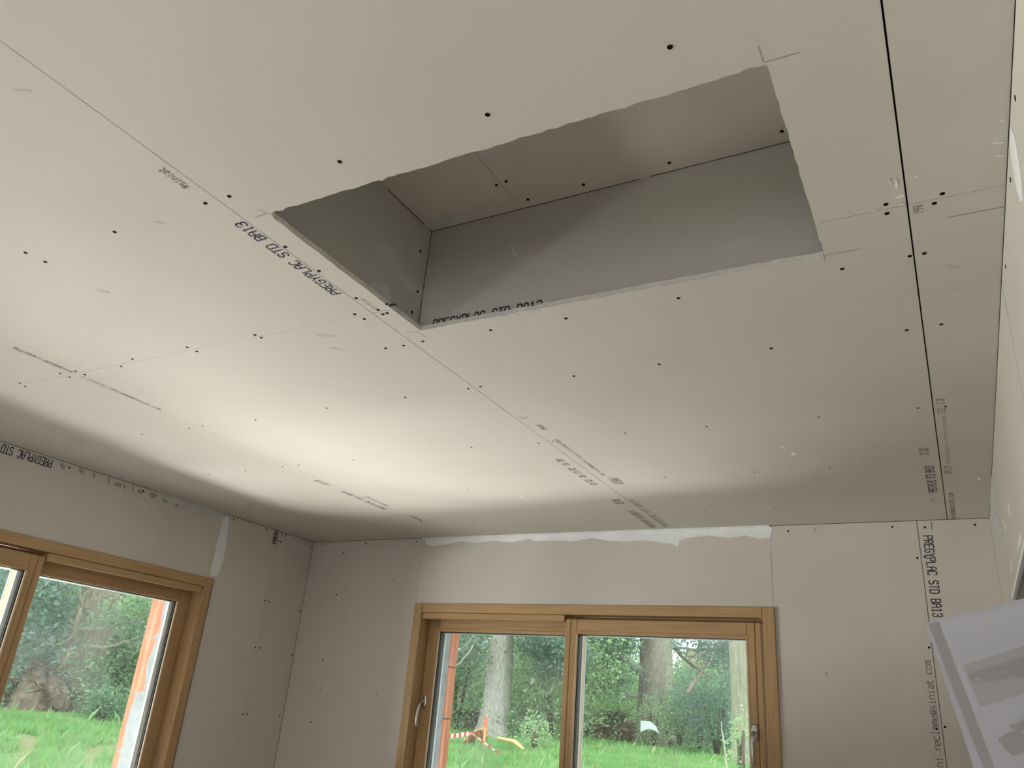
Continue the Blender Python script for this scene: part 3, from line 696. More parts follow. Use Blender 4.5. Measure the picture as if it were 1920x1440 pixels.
def sash(root, name, u0, u1, w0, z0, z1, gl, gr, ztop, zbot, hside=None, gaps=()):
    """root > sash; stiles/rails are sub-parts. gl, gr: glass limits"""
    d = .052; w1 = w0 + d
    s = empty(name); s.parent = root
    def stile(a, b):
        bar('stile', (a, b, w0, w1, z0, z1), WOOD, s)
    cuts = sorted([g for g in gaps])
    def strips(a, b):
        xs = [a] + [g for g in cuts if a < g < b] + [b]
        for i in range(len(xs) - 1): stile(xs[i] + (.0008 if i else 0), xs[i + 1] - (.0008 if i < len(xs) - 2 else 0))
    strips(u0, gl - .006); strips(gr + .006, u1)
    bar('rail', (gl - .006, gr + .006, w0 + .0005, w1, ztop + .008, z1), WOOD_H, s)
    bar('rail', (gl - .006, gr + .006, w0 + .0005, w1, z0, zbot - .008), WOOD_H, s)
    # glazing beads: slim pieces, splayed towards the pane
    for (a, b, c, e, mt) in ((gl - .014, gr + .014, ztop, ztop + .016, WOOD_H), (gl - .014, gr + .014, zbot - .016, zbot, WOOD_H),
                             (gl - .008, gl, zbot, ztop, BEAD), (gr, gr + .008, zbot, ztop, BEAD)):
        bar('glazing_bead', (a, b, w0 - .003, w0 + .010, c, e), mt, s, .0025)
    # rubber seal, then the double unit with its spacer
    for (a, b, c, e) in ((gl - .006, gl + .0035, zbot, ztop), (gr - .0035, gr + .006, zbot, ztop), (gl, gr, ztop - .0035, ztop + .006), (gl, gr, zbot - .006, zbot + .0035)):
        box('seal', (a, b, w0 + .0102, w0 + .0165, c, e), GASKET, s)
    for (a, b, c, e) in ((gl - .005, gl + .004, zbot, ztop), (gr - .004, gr + .005, zbot, ztop), (gl, gr, ztop - .004, ztop + .005), (gl, gr, zbot - .005, zbot + .004)):
        box('spacer_bar', (a, b, w0 + .021, w0 + .035, c, e), GASKET, s)
    for ww in (.017, .035):
        box('glass_pane', (gl - .006, gr + .006, w0 + ww, w0 + ww + .004, zbot - .006, ztop + .006), GLASS, s)
    # aluminium cladding outside
    for (a, b, c, e) in ((u0, gl + .004, z0, z1), (gr - .004, u1, z0, z1), (gl, gr, ztop - .004, z1), (gl, gr, z0, zbot + .004)):
        box('cladding', (a, b, w1 + .0005, w1 + .012, c, e), ALU, s)
    return s


def window(name, mirror, loc, rz, z0, z1, Wd):
    """Wd wide; mirror False: front sash on the right"""
    R = empty(name, loc, kind='structure', rz=rz)
    f = (lambda u: u) if not mirror else (lambda u: Wd - u)
    def ub(a, b): a, b = f(a), f(b); return (min(a, b), max(a, b))
    zi = z1 - .047
    FR = -.014
    for a, b in ((0, .052), (Wd - .052, Wd)):
        bar('frame_stile', (a, b, FR, .125, z0, z1), WOOD, R)
    bar('frame_head', (.0528, Wd - .0528, FR + .0015, .125, zi, z1), WOOD_H, R)
    bar('frame_sill', (.0528, Wd - .0528, FR + .0015, .125, z0, z0 + .045), WOOD_H, R)
    # batten that closes the track above the recessed sash
    meet = .907
    a, b = ub(.056, meet - .004)
    bar('head_batten', (a, b, FR + .008, .030, z1 - .080, zi - .0008), WOOD_H, R)
    box('frame_gap', (.053, Wd - .053, .058, .063, zi - .02, zi - .0008), WOOD_H, R)
    zt, zb = z1 - .136, z0 + .125
    # recessed sash
    a, b = ub(.055, meet + .06); gl, gr = ub(.130, meet - .03 + .02)
    s1 = sash(R, 'rear_sash', a, b, .067, z0 + .047, z1 - .066, gl, gr, zt, zb)
    # front sash
    a, b = ub(meet, Wd - .063); gl, gr = ub(meet + .067, Wd - .130)
    gp = [f(meet + .028), f(Wd - .090)]
    s2 = sash(R, 'front_sash', a, b, .004, z0 + .047, z1 - .066, gl, gr, zt, zb, gaps=gp)
    if not mirror:
        handle(R, f(.072 + .012), .067, 1.637)
        handle(R, f(Wd - .105), .004, 1.617)
    return R


window('window_1', False, (WB[0], YB, 0), 0, WZ0, WZ1, WB[1] - WB[0])
window('window_2', True, (XL, WLy[0], 0), math.pi / 2, WZ0, WLZ, WLy[1] - WLy[0])
window('added_light_window', True, (XL, -1.95, 0), math.pi / 2, WZ0, WLZ, 1.9)  # unseen window added behind the viewer so light enters from the left

# ================================================================== PAPER SHEET close to the lens
def sheet():
    dist = .42
    def q(px, py, dd=0): return Vector((0, 0, EYE)) + (FWD + RIGHT * ((px - 960) / FPX) + UP * ((720 - py) / FPX)) * (dist + dd)
    c = q(1735, 1168); ex = (q(1920, 1120, .012) - c).normalized(); 
    ed = (q(1821, 1440, -.006) - c); ed = ed.normalized(); nn = ex.cross(ed).normalized()
    if nn.dot(FWD) > 0: nn = -nn          # towards the lens
    Wd, Hh = .21, .297
    def S(u, v, off=0):
        bend = .0035 * math.sin(v / Hh * 3.0) * (1 - u / Wd * .3) + .002 * math.sin(u / Wd * 4)
        side = 0
        return c + ex * (u - side * .25) + ed * v + nn * (bend + off)
    base = c.copy()
    nu, nv = 16, 24; v = []; f = []
    for t in (0, -.00025):
        for j in range(nv + 1):
            for i in range(nu + 1): v.append(S(Wd * i / nu, Hh * j / nv, t) - base)
    K = (nu + 1) * (nv + 1)
    for j in range(nv):
        for i in range(nu):
            a = j * (nu + 1) + i; f.append((a, a + 1, a + nu + 2, a + nu + 1)); f.append((K + a + nu + 1, K + a + nu + 2, K + a + 1, K + a))
    rim = [i for i in range(nu + 1)] + [j * (nu + 1) + nu for j in range(1, nv + 1)] + [nv * (nu + 1) + i for i in range(nu - 1, -1, -1)] + [j * (nu + 1) for j in range(nv - 1, 0, -1)]
    for a, b in zip(rim, rim[1:] + rim[:1]): f.append((a, K + a, K + b, b))
    sh = link('paper_sheet', pymesh('paper_sheet', v, f, True), PAPER, label='white printed paper sheet held up in the lower right corner, print showing through', cat='paper')
    sh.location = base
    def region(name, poly, mt, off):
        # poly in sheet coordinates, tessellated so it follows the bend
        bm = bmesh.new(); vs = [bm.verts.new((a, b, 0)) for a, b in poly]; fc = bm.faces.new(vs)
        bmesh.ops.triangulate(bm, faces=[fc]); bmesh.ops.subdivide_edges(bm, edges=list(bm.edges), cuts=7, use_grid_fill=True)
        for x in bm.verts: x.co = S(x.co.x, x.co.y, off) - base
        for x in bm.faces:
            if x.normal.dot(nn) < 0: x.normal_flip()
        me = bpy.data.meshes.new(name); bm.to_mesh(me); bm.free()
        return link(name, me, mt, sh)
    k = dist / FPX     # metres per pixel on the sheet
    def L(px, py):
        w_ = q(px, py) - c; g_ = ex.dot(ed); a_, b_ = w_.dot(ex), w_.dot(ed); return ((a_ - g_ * b_) / (1 - g_ * g_), (b_ - g_ * a_) / (1 - g_ * g_))
    region('printed_band', [L(1741, 1169), L(1762, 1166), L(1822, 1358), L(1848, 1440), L(1905, 1620), L(1880, 1625), L(1826, 1440), L(1796, 1350)], PAPER_G1, .0003)
    region('printed_photo', [L(1803, 1247), L(1925, 1217), L(2080, 1180), L(2100, 1262), L(1920, 1302), L(1828, 1322)], PAPER_G2, .0003)
    region('printed_photo', [L(1810, 1262), L(1922, 1236), L(2080, 1200), L(2085, 1225), L(1922, 1272), L(1818, 1278)], PAPER_G1, .0005)
    for (x, y, rx, ry) in ((1831, 1272, 9, 4), (1884, 1262, 9, 4), (1908, 1260, 10, 4), (1902, 1272, 14, 3)):
        region('printed_shape', [L(x + rx * math.cos(t * .5236), y + ry * math.sin(t * .5236)) for t in range(12)], PAPER, .0007)
    region('printed_sofa', [L(1858, 1380), L(1880, 1370), L(1900, 1368), L(1925, 1375), L(1960, 1370), L(1960, 1400), L(1925, 1400), L(1905, 1408), L(1885, 1412), L(1872, 1400)], PAPER_G3, .0003)
    region('printed_sofa', [L(1882, 1358), L(1925, 1345), L(1990, 1335), L(1992, 1352), L(1925, 1366), L(1900, 1370)], PAPER_G1, .0004)


sheet()

# ================================================================== OUTDOORS
GP = [(0, -.15), (5, -.1), (9, .3), (12, .56), (17, .92), (22, 1.06), (28, 1.17), (40, 1.3), (80, 1.5), (200, 2)]
gx = np.array([g[0] for g in GP], float); gz = np.array([g[1] for g in GP], float)
def gh(x, y):
    d = math.hypot(x, y); return float(np.interp(d, gx, gz)) + .04 * math.sin(x * .9) * math.sin(y * .8 + 1) * min(1, d / 12)


def outp(px, py, d):
    r = FWD + RIGHT * ((px - 960) / FPX) + UP * ((720 - py) / FPX); s = d / math.hypot(r.x, r.y)
    return Vector((0, 0, EYE)) + r * s


def grd(px, d):
    """ground point in the direction of column px (taken near the horizon) at distance d"""
    py = 1261 + px * .0855
    for _ in range(8):
        p = outp(px, py, d); z = gh(p.x, p.y)
        py += (p.z - z) * FPX / d * .9
    return Vector((p.x, p.y, z)), py


# terrain
v = []; f = []
ang = np.linspace(math.radians(60), math.radians(215), 94)      # covers both windows and well beyond
rad = [3.4, 4.2, 5, 6, 7, 8, 9, 10, 11, 12, 13, 14, 15.5, 17, 19, 21, 23, 25, 28, 31, 35, 40, 50, 65, 90, 140]
for r_ in rad:
    for a in ang:
        x, y = r_ * math.cos(a), r_ * math.sin(a)
        v.append((x, y, gh(x, y) if (r_ > 5.6) else -.15))
n = len(ang)
for j in range(len(rad) - 1):
    for i in range(n - 1): f.append((j * n + i, j * n + i + 1, (j + 1) * n + i + 1, (j + 1) * n + i))
gm = pymesh('ground', v, f, True); ground = link('ground', gm, GRASS_BASE, kind='structure')


def quads(name, P, mats, parent=None, kind='stuff', **k):
    """P: (n,4,3) array"""
    n = len(P); me = bpy.data.meshes.new(name)
    me.vertices.add(n * 4); me.vertices.foreach_set('co', P.reshape(-1).astype(np.float32))
    me.loops.add(n * 4); me.loops.foreach_set('vertex_index', np.arange(n * 4, dtype=np.int32))
    me.polygons.add(n); me.polygons.foreach_set('loop_start', np.arange(0, n * 4, 4, dtype=np.int32))
    if len(mats) > 1:
        me.polygons.foreach_set('material_index', rng.choice(len(mats), n, p=k.pop('prob', None)).astype(np.int32))
    me.update(calc_edges=True)
    return link(name, me, mats, parent, kind=kind, **k)


# grass blades
def grass():
    N = 230000
    zones = [(math.atan2(outp(0, 1400, 10).y, outp(0, 1400, 10).x), math.atan2(outp(420, 1400, 10).y, outp(420, 1400, 10).x)),
             (math.atan2(outp(760, 1400, 10).y, outp(760, 1400, 10).x), math.atan2(outp(1480, 1400, 10).y, outp(1480, 1400, 10).x))]
    A = []
    for (a, b), m_ in zip(zones, (90000, 140000)):
        t = rng.uniform(0, 1, m_); a0, b0 = max(a, b) + .08, min(a, b) - .08
        th = b0 + (a0 - b0) * t; r_ = np.sqrt(rng.uniform(7.5 ** 2, 27 ** 2, m_)); r_ = np.where(rng.random(m_) < .5, rng.uniform(7.5, 20, m_), r_)
        A.append(np.stack([r_ * np.cos(th), r_ * np.sin(th)], 1))
    A = np.concatenate(A); x, y = A[:, 0], A[:, 1]; d = np.hypot(x, y)
    clump = np.sin(x * 2.3 + np.sin(y * 1.7) * 2) * np.sin(y * 2.9 + np.cos(x * 1.3) * 2)
    keep = clump > -.75 + rng.uniform(-.2, .5, len(x)) * .5; x, y, d, clump = x[keep], y[keep], d[keep], clump[keep]
    z = np.interp(d, gx, gz) + .04 * np.sin(x * .9) * np.sin(y * .8 + 1) * np.minimum(1, d / 12)
    hgt = (.06 + .07 * rng.random(len(x)) + .05 * np.maximum(0, clump)) * np.where(rng.random(len(x)) < .01, 2.2, 1); wd = .0035 + d * .0006
    t = rng.uniform(0, 2 * np.pi, len(x)); lx, ly = np.cos(t), np.sin(t); ln = rng.uniform(.1, .7, len(x)) * hgt
    b = np.stack([x, y, z - .01], 1); s = np.stack([-ly * wd, lx * wd, 0 * x], 1)
    mid = b + np.stack([lx * ln * .35, ly * ln * .35, hgt * .6], 1); tip = b + np.stack([lx * ln, ly * ln, hgt], 1)
    P = np.stack([b - s, b + s, mid + s * .7, tip], 1)
    quads('grass', P, [GRASS, GRASS_DRY], None, prob=[.96, .04], label='bright green long grass covering the lawn outside the windows', cat='grass')


grass()


def leafcloud(C, R, n, size, clumps, flat=1.0, droop=0.0, seed=0, shell=.55):
    r = np.random.default_rng(seed)
    u = r.normal(size=(clumps, 3)); u /= np.linalg.norm(u, axis=1)[:, None]
    rr = r.uniform(shell, 1, clumps)[:, None]; cc = np.array(C) + u * rr * np.array(R)
    idx = r.integers(0, clumps, n); cs = min(R) * .9 / clumps ** (1 / 3) * 1.35
    p = cc[idx] + r.normal(size=(n, 3)) * cs * np.array([1, 1, flat])
    a = r.normal(size=(n, 3)); a[:, 2] = a[:, 2] * .5 - droop; a /= np.linalg.norm(a, axis=1)[:, None]
    b = np.cross(a, r.normal(size=(n, 3))); b /= np.linalg.norm(b, axis=1)[:, None]
    s = size * r.uniform(.6, 1.3, n)[:, None]
    P = np.stack([p, p + a * s * .5 + b * s * .28, p + a * s, p + a * s * .5 - b * s * .28], 1)
    return P


def trunk(name, base, top, r0, r1, mt, parent, seed=0, flare=1.6, n=18, m=22, knots=True):
    rr = random.Random(seed); v = []; f = []
    base = Vector(base); top = Vector(top)
    ph = [rr.uniform(0, 6.28) for _ in range(6)]
    for j in range(m + 1):
        t = j / m; c = base.lerp(top, t) + Vector((math.sin(t * 5 + ph[0]), math.cos(t * 4 + ph[1]), 0)) * r0 * .12
        hgt = t * (top - base).length
        R = r0 + (r1 - r0) * t + r0 * (flare - 1) * math.exp(-hgt / .45)
        for k in range(n):
            a = 2 * math.pi * k / n
            q = 1 + .06 * math.sin(5 * a + ph[2]) + .05 * math.sin(9 * a + ph[3] + t * 3) + (.14 * math.sin(5 * a + ph[4]) * math.exp(-hgt / .5)) + rr.uniform(-.025, .025)
            v.append(c + Vector((math.cos(a), math.sin(a), 0)) * R * q)
    for j in range(m):
        for k in range(n): f.append((j * n + k, j * n + (k + 1) % n, (j + 1) * n + (k + 1) % n, (j + 1) * n + k))
    f.append(tuple(m * n + k for k in range(n)))
    base_o = parent.location
    v = [p - base_o for p in v]
    return link(name, pymesh(name, v, f, True), mt, parent)


def branch(name, p0, p1, r0, r1, mt, parent, seed=0, sag=.0, wob=.08, m=9, subs=0):
    rr = random.Random(seed); p0 = Vector(p0); p1 = Vector(p1); L = (p1 - p0).length; pts = []; w1 = Vector((0, 0, 0))
    for i in range(m + 1):
        t = i / m; w1 += Vector((rr.uniform(-1, 1), rr.uniform(-1, 1), rr.uniform(-1, 1))) * wob * L / m
        pts.append(p0.lerp(p1, t) + w1 * (1 if i else 0) + Vector((0, 0, -sag * 4 * t * (1 - t))))
    rad_ = [r0 + (r1 - r0) * i / m for i in range(m + 1)]
    v, f = tube([p - parent.location for p in pts], rad_, 6)
    for s in range(subs):
        i = rr.randint(1, m - 1); q = pts[i]; d = (pts[i + 1] - pts[i]).normalized()
        e = (d + Vector((rr.uniform(-1, 1), rr.uniform(-1, 1), rr.uniform(-1, .7))) * .9).normalized() * L * rr.uniform(.15, .35)
        tube([q - parent.location, q + e * .5 + Vector((0, 0, rr.uniform(-.05, .05))) - parent.location, q + e - parent.location], [rad_[i] * .5, rad_[i] * .35, rad_[i] * .12], 5, True, v, f)
    return link(name, pymesh(name, v, f, True), mt, parent)


def bare_tree(px, d, r0, r1, h, mt, label, seed, px_top=None, group=None, lean=None, kids=()):
    b, _ = grd(px, d); b.z -= .1
    T_ = empty('tree', b, label, 'tree', group)
    top = b + Vector((0, 0, h))
    if lean: top = top + Vector(lean)
    trunk('trunk', b, top, r0, r1, mt, T_, seed)
    return T_, b, top


def crown(parent, C, R, n, size, mats, seed, clumps=60, prob=None, flat=1, droop=0, shell=.55, name='foliage'):
    P = leafcloud(C, R, n, size, clumps, flat, droop, seed, shell) - np.array(parent.location)
    k = {} if prob is None else {'prob': prob}
    return quads(name, P, mats, parent, **k)


# --- big trunks
T1, b1, t1 = bare_tree(921, 22, .33, .27, 9, BARK_G, 'tall tree with thick pale grey trunk, behind the orange stake', 1, lean=(-.2, .5, 0))
for s_, (pa, pb, r_) in enumerate([((895, 1196), (850, 1250), .03), ((890, 1190), (845, 1225), .025)]):
    branch('branch', outp(*pa, 21.6), outp(*pb, 20.6), r_, .01, TWIG_P, T1, s_, sag=.1)
crown(T1, outp(1075, 1120, 23.5), (2.3, 2.3, 1.2), 9000, .13, [LEAF_B, LEAF_D], 31, 60, flat=.35, droop=.4)
for i, q in enumerate([(1010, 1200), (1055, 1235), (850, 1200)]):
    p = outp(*q, 21.5); branch('branch', outp(930, 1180, 22), p, .07, .02, BARK_B, T1, 10 + i, sag=-.2, subs=5)
    crown(T1, p, (.95, .95, .5), 2600, .10, [LEAF_B, LEAF_D], 33 + i, 26, flat=.4, droop=.5)
crown(T1, b1 + Vector((.25, .1, .35)), (.38, .3, .5), 900, .08, [LEAF_D, LEAF_M], 35, 14, name='ivy')

T2, b2, t2 = bare_tree(1216, 25, .36, .31, 9, BARK_B, 'tall tree with thick brown trunk in the right pane', 2, lean=(0, 0, 0))
for i, (pa, pb, r_) in enumerate([((1200, 1258), (1130, 1215), .13), ((1130, 1215), (1085, 1190), .07), ((1195, 1305), (1140, 1300), .05), ((1145, 1222), (1112, 1262), .03)]):
    branch('branch', outp(*pa, 24.6), outp(*pb, 23.6), r_, r_ * .5, BARK_B, T2, 20 + i, sag=0, subs=6)
for i, (q, R_, nn) in enumerate([((1120, 1212), (1.0, 1.0, .5), 2600), ((1145, 1255), (.7, .8, .5), 1500), ((1115, 1285), (.8, .8, .5), 1500), ((1165, 1195), (.5, .6, .4), 900)]):
    crown(T2, outp(*q, 24), R_, nn, .10, [LEAF_B, LEAF_M], 40 + i, 26, flat=.5, droop=.5)

T3, b3, t3 = bare_tree(1248, 29, .24, .2, 9, BARK_M, 'slim grey green trunk just right of the brown trunk', 3)
crown(T3, t3 + Vector((0, 0, .5)), (3, 3, 1.6), 5000, .14, [LEAF_M, LEAF_D], 47, 40)
T4, b4, t4 = bare_tree(1394, 19, .22, .19, 8, BARK_M, 'pale grey trunk half hidden by the right edge of the pane', 4)
for i, (pa, pb, r_) in enumerate([((1385, 1200), (1300, 1205), .05), ((1385, 1215), (1262, 1215), .06), ((1290, 1300), (1345, 1205), .05), ((1262, 1213), (1335, 1275), .05)]):
    branch('branch', outp(*pa, 20), outp(*pb, 21.5), r_, r_ * .4, BARK_B, T4, 60 + i, subs=7, sag=.05)
for i, (q, R_, nn) in enumerate([((1340, 1215), (1.0, .8, .25), 600), ((1370, 1235), (.6, .5, .4), 900), ((1290, 1205), (.7, .8, .15), 350), ((1392, 1190), (.8, .8, .3), 900)]):
    crown(T4, outp(*q, 20), R_, nn, .085, [LEAF_B], 64 + i, 26, flat=.5, droop=.4)
T5, b5, t5 = bare_tree(868, 28, .26, .22, 9, BARK_B, 'reddish brown trunk in the left pane, left of the pale trunk', 5)
crown(T5, t5, (3, 3, 2), 5000, .14, [LEAF_D, LEAF_M], 48, 40)

# --- tree seen through the side window
BARK_I = mat('furrowed_brown_bark', (.12, .095, .065), (.30, .25, .19), scale=9, rough=.95, bump=1, bscale=10, stretch=(4, 4, .6))
T6, b6, t6 = bare_tree(118, 19, .42, .30, 8, BARK_I, 'ivy grown tree with knotted trunk seen through the left window', 6, lean=(.2, .2, 0))
for i, (pa, pb, r_) in enumerate([((165, 1150), (150, 1100), .06), ((140, 1200), (152, 1140), .07), ((150, 1180), (290, 1150), .045), ((160, 1210), (270, 1190), .04), ((140, 1190), (85, 1205), .02), ((115, 1260), (128, 1225), .05)]):
    branch('branch', outp(*pa, 18.6), outp(*pb, 18.0), r_, r_ * .45, BARK_M, T6, 70 + i, subs=5, sag=.1)
crown(T6, outp(168, 1275, 18.5), (.42, .42, .6), 1500, .09, [LEAF_D, LEAF_M], 71, 26, name='ivy')
crown(T6, outp(262, 1158, 17.8), (.75, .75, .4), 1500, .09, [LEAF_M, LEAF_D], 72, 26, flat=.5, droop=.3)
crown(T6, t6 + Vector((0, 0, -.5)), (3.6, 3.6, 2), 8000, .13, [LEAF_D, LEAF_M], 73, 60)

# --- shrubs and hedge trees behind; (column, distance, half width, height, leaf set, label)
SETS = {'D': [LEAF_D, LEAF_M], 'M': [LEAF_M, LEAF_D], 'L': [LEAF_L, LEAF_M], 'B': [LEAF_B, LEAF_D], 'Y': [LEAF_L, LEAF_Y]}
def shrub(px, d, wd, h, key, label, seed, size=.10, n=None, name='shrub', cat='shrub', group=None, prob=None):
    b, _ = grd(px, d)
    S_ = empty(name, b, label, cat, group)
    rr = random.Random(seed)
    v = []; f = []
    for k in range(4):
        a = rr.uniform(0, 6.28); tube([(0, 0, -.05), (math.cos(a) * wd * .15, math.sin(a) * wd * .15, h * .35), (math.cos(a) * wd * .35, math.sin(a) * wd * .35, h * .7)], [.05, .035, .015], 6, True, v, f)
    link('stem', pymesh('stem', v, f, True), TWIG, S_)
    n = n or int(min(16000, 1500 * wd * h))
    crown(S_, b + Vector((0, 0, h * .52)), (wd, wd * .8, h * .5), n, size, SETS[key], seed, 70, prob or [.7, .3], shell=.35)
    return S_


shrub(1035, 23, 1.7, 3.0, 'L', 'light green feathery shrub right of the pale trunk', 81, .11, prob=[.6, .4])
shrub(985, 24.5, 1.2, 2.6, 'M', 'green shrub close behind the pale trunk, at its right', 82)
shrub(1090, 27, 1.6, 3.0, 'L', 'yellow tinged shrub behind the middle stile of the back window', 83, prob=[.7, .3])
shrub(1150, 28.5, 1.5, 3.2, 'L', 'light green shrub left of the brown trunk', 84)
shrub(1275, 26.5, .9, 1.8, 'M', 'round green shrub right of the brown trunk', 85, .09)
shrub(1310, 24.5, 1.1, 2.0, 'M', 'broad green shrub in the middle of the right pane', 86, .09)
shrub(1345, 23, 1.1, 2.1, 'B', 'blue green shrub left of the right hand trunk', 87, .09)
shrub(1226, 23.8, .55, 1.35, 'L', 'small light shrub hiding the foot of the brown trunk', 88, .08)
shrub(855, 24, .9, 3.4, 'M', 'tall narrow shrub at the left edge of the left pane', 89)
shrub(884, 26, .5, 1.5, 'L', 'pale shrub between the reddish trunk and the pale trunk', 90)
shrub(50, 23, 1.5, 3.2, 'L', 'light green bush at the left of the left window view', 91, .12, prob=[.6, .4])
shrub(215, 21, 1.3, 2.4, 'M', 'green bush right of the ivy grown tree', 92, .10)
shrub(265, 22, 1.6, 3.4, 'L', 'light bush beside the terracotta jamb, far off', 93, .11)
shrub(185, 16.6, .5, .6, 'D', 'low dark bush at the foot of the ivy grown tree', 94, .07, n=1500)
shrub(150, 24, 1.6, 4.0, 'M', 'tall bush directly behind the ivy grown tree', 95, .12)
shrub(1392, 14.5, .22, 1.35, 'L', 'yellow leafed sapling near the right handle of the back window', 96, .085, n=260, name='sapling')
shrub(1108, 33, .9, 5.0, 'Y', 'yellow autumn leafed tree between middle stile and brown trunk', 99, .13, n=5000, name='autumn_tree', cat='tree')
shrub(1000, 18.5, .45, .75, 'L', 'small bush on thin stems right of the yellow plank', 97, .07, n=700)
shrub(-40, 20, 1.8, 3.4, 'B', 'blue green bush beyond the left edge of the left window', 98, .12)
# hedge line far behind
hk = [(px, d) for px in range(700, 1560, 88) for d in (37,)] + [(px, 33) for px in range(-160, 460, 100)]
kinds = {'D': 'dark', 'M': 'mid green', 'L': 'light green', 'B': 'blue green'}
lab = {}
ORD = 'first second third fourth fifth sixth seventh eighth ninth tenth eleventh twelfth'.split()
for i, (px, d) in enumerate(hk):
    key = 'LMDMLBM'[i % 7]
    low = 1200 < px < 1350
    h_ = (1.9 if low else 8.5) + (i * 37 % 10) * .12
    side = 'back' if px > 600 else 'left'
    shrub(px, d + (i % 3) * 2.6, 2.0, h_, key, 'tall %s hedge tree in the far row beyond %s window, %s from left' % (kinds[key], side, ORD[lab.setdefault(side, 0)]), 200 + i, .17, n=9000, name='hedge_tree', cat='tree',
          group='%s hedge trees beyond the %s window' % (kinds[key], side)); lab[side] += 1

for i, px in enumerate(list(range(790, 1480, 96)) + list(range(-60, 400, 92))):
    sd = 'back' if px > 600 else 'left'; lab.setdefault(sd + 'b', 0)
    shrub(px, 31 + (i % 2) * 1.2, 1.7, 2.2 + (i * 29 % 7) * .1, 'MLM'[i % 3], 'rounded %s understory bush before the far trees, %s from left, %s window' % (('mid green', 'light green', 'mid green')[i % 3], ORD[lab[sd + 'b']], sd), 300 + i, .14, n=5000,
          name='understory_bush', group='understory bushes before the far trees'); lab[sd + 'b'] += 1
# --- house far behind the right pane
hb, _ = grd(1340, 52)
house = empty('house', hb, 'distant pink rendered house with brown roof glimpsed through branches', 'house', rz=math.radians(28))
box('wall', (-1.3, 1.3, -2, 2, -.5, 3.6), RENDERWALL, house)
v = [(-1.6, -2.3, 3.5), (1.6, -2.3, 3.5), (1.6, 2.3, 3.5), (-1.6, 2.3, 3.5), (-1.6, 0, 4.9), (1.6, 0, 4.9)]
link('roof', pymesh('roof', v, [(0, 1, 5, 4), (2, 3, 4, 5), (0, 4, 3), (1, 2, 5), (0, 3, 2, 1)]), ROOFT, house)
for xx in (-1.0, .2):
    wf = box('window_frame', (xx, xx + .8, -2.06, -2.0, 2.1, 3.2), WHITE, house)
    box('pane', (xx + .07, xx + .73, -2.07, -2.05, 2.17, 3.13), SPACER, wf)

# --- brush pile, root mound
def mound(name, px, d, wx, h, label, cat, seed, leaf=None):
    b, _ = grd(px, d); M_ = empty(name, b, label, cat); rr = random.Random(seed)
    v = []; f = []; n, m_ = 26, 8; ph = [rr.uniform(0, 6) for _ in range(4)]
    for j in range(m_ + 1):
        t = j / m_ * math.pi / 2
        for k in range(n):
            a = 2 * math.pi * k / n; q = 1 + .12 * math.sin(3 * a + ph[0]) + .08 * math.sin(7 * a + ph[1] + t * 2) + rr.uniform(-.06, .06)
            v.append((math.cos(a) * math.cos(t) * wx * q, math.sin(a) * math.cos(t) * wx * .6 * q, math.sin(t) * h * q - .08))
    for j in range(m_):
        for k in range(n): f.append((j * n + k, j * n + (k + 1) % n, (j + 1) * n + (k + 1) % n, (j + 1) * n + k))
    link('heap', pymesh('heap', v, f, True), EARTH, M_)
    v = []; f = []
    for k in range(150):
        a = rr.uniform(0, 6.28); t = rr.uniform(0, 1.4); r_ = math.cos(t)
        p = Vector((math.cos(a) * r_ * wx, math.sin(a) * r_ * wx * .6, math.sin(t) * h)); e = Vector((rr.uniform(-1, 1), rr.uniform(-1, 1), rr.uniform(-.2, .5))) * .45
        tube([p, p + e * .5 + Vector((0, 0, .04)), p + e], [.016, .012, .004], 4, False, v, f)
    o_ = link('twigs', pymesh('twigs', v, f), TWIG, M_); o_['kind'] = 'stuff'
    return M_
mound('brush_pile', 1135, 27, 1.15, .78, 'dark heap of cut brushwood in the right pane of the back window', 'brush pile', 1)
mound('root_mound', 62, 18.5, .72, .85, 'brown mound of roots and earth left of the ivy grown tree', 'mound', 2)
mound('brush_pile', 1218, 25.5, .6, .45, 'small brush heap under the white sheet by the brown trunk', 'brush pile', 3)
mound('brush_pile', 872, 25.5, .7, .45, 'low brown heap behind the barrier tape', 'brush pile', 4)

def flat_outline(pts, thick, name, mt, label, cat, curve=None):
    base = pts[0].copy(); bm = bmesh.new(); nrm = (pts[1] - pts[0]).cross(pts[-1] - pts[0]).normalized()
    A = [bm.verts.new(p - base + nrm * thick / 2) for p in pts]; B = [bm.verts.new(p - base - nrm * thick / 2) for p in pts]
    bm.faces.new(A); bm.faces.new(B[::-1])
    for i in range(len(A)): bm.faces.new((A[i], B[i], B[(i + 1) % len(A)], A[(i + 1) % len(A)]))
    bmesh.ops.recalc_face_normals(bm, faces=bm.faces)
    me = bpy.data.meshes.new(name); bm.to_mesh(me); bm.free()
    o = link(name, me, mt, label=label, cat=cat); o.location = base; return o
tp = [(1201, 1352), (1219, 1353), (1230, 1362), (1236, 1376), (1227, 1370), (1216, 1367), (1205, 1371), (1201, 1373)]
flat_outline([outp(a, b, 22.9 + (b - 1352) * -.01) for a, b in tp], .03, 'plastic_sheet', mat('dull_white_sheet', (.5, .52, .53), rough=.6), 'white plastic sheet lying over the brush heap by the brown trunk', 'sheet')

# stake, net, tape, plank
sb, spy = grd(906, 17)
st = empty('marker_stake', sb, 'orange marker stake standing in the grass before the pale trunk', 'stake')
v, f = tube([(0, 0, -.1), (.0, 0, .62)], .026, 8); link('post', pymesh('post', v, f), ORANGE_P, st)
v, f = tube([(0, 0, .45), (.0, 0, .64)], .032, 8); link('painted_top', pymesh('painted_top', v, f), ORANGE, st)
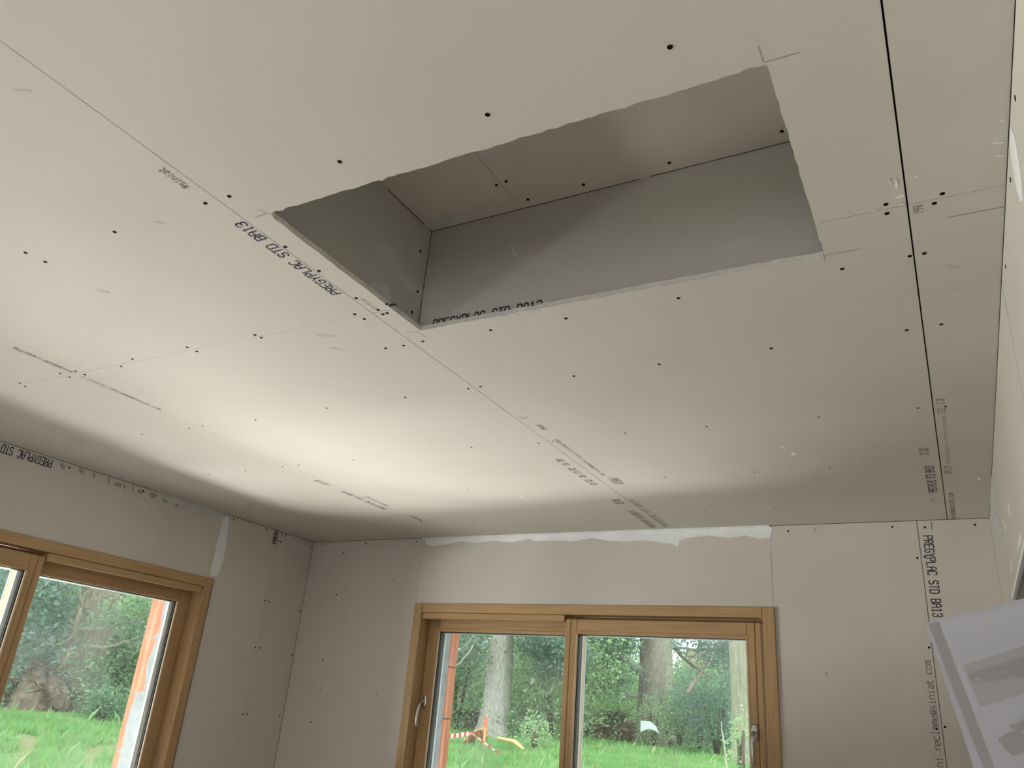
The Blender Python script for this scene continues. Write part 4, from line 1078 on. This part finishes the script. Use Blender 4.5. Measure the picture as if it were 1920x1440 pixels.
# slumped orange net: crumpled strip between the trunk and the stake
nb = outp(868, 1394, 18)
no = empty('safety_net', nb, 'slumped orange plastic safety netting at the foot of the pale trunk', 'netting')
v = []; f = []; cols = 22; rows = 5; rr = random.Random(3)
for i in range(cols + 1):
    t = i / cols; px = 868 + 44 * t; yb = 1393 - 6 * t; yt = 1391 - 24 * math.sin(t * 1.9) + rr.uniform(-1.5, 1.5)
    for j in range(rows + 1):
        s_ = j / rows; p = outp(px + rr.uniform(-.6, .6), yb + (yt - yb) * s_, 18 - .5 * s_ + rr.uniform(-.1, .1)); v.append(p - nb)
edges = []
for i in range(cols + 1):
    for j in range(rows + 1):
        a = i * (rows + 1) + j
        if j < rows: edges.append((a, a + 1))
        if i < cols: edges.append((a, a + rows + 1))
V = []; F = []
for a, b in edges: tube([v[a], v[b]], .014, 4, False, V, F)
link('mesh', pymesh('mesh', V, F), ORANGE_P, no)['kind'] = 'stuff'
# barrier tape in red and white lengths
ta, tb, td = outp(826, 1383, 17.6), outp(884, 1375, 17.6), outp(935, 1412, 16.2)
tape = empty('barrier_tape', ta, 'red and white barrier tape stretched to the orange stake', 'tape')
def strip(a, b, w_, n, mts, nm, parent):
    for i in range(n):
        p, q = a.lerp(b, i / n), a.lerp(b, (i + 1) / n); u = Vector((0, 0, w_ / 2)); k_ = (b - a).cross(Vector((0, 0, 1))).normalized() * .002
        base = parent.location
        vs = [p - u - k_, q - u - k_, q + u - k_, p + u - k_, p - u + k_, q - u + k_, q + u + k_, p + u + k_]
        link(nm, pymesh(nm, [x - base for x in vs], [(0, 1, 2, 3), (7, 6, 5, 4), (0, 4, 5, 1), (2, 6, 7, 3), (1, 5, 6, 2), (0, 3, 7, 4)]), mts[i % 2], parent)
strip(ta, tb, .075, 12, (WHITE, RED), 'tape_length', tape)
strip(tb, td, .03, 8, (WHITE, RED), 'tape_length', tape)
pa, pm, pb2 = outp(934, 1384, 17.8), outp(965, 1391, 17.2), outp(982, 1405, 16.9)
for nm, a, b in (('plank', pa, pm), ('plank', pm, pb2)):
    pass
base = pa.copy(); v, f = tube([pa - base, pm - base, pb2 - base], [.035, .045, .02], 6)
o = link('broken_branch', pymesh('broken_branch', v, f), YELLOW, label='yellow freshly broken branch bent over the grass right of the pale trunk', cat='branch'); o.location = base
# bent dead twig stems in the right pane
tw, _ = grd(1362, 16.5)
dt = empty('dead_seedling', tw, 'bare curved dead seedling beside the right hand trunk', 'twig')
branch('stem', tw, outp(1352, 1352, 16.5), .02, .008, TWIG_P, dt, 5, wob=.2)
branch('stem', outp(1360, 1395, 16.5), outp(1378, 1372, 16.5), .014, .006, TWIG_P, dt, 6, wob=.1)
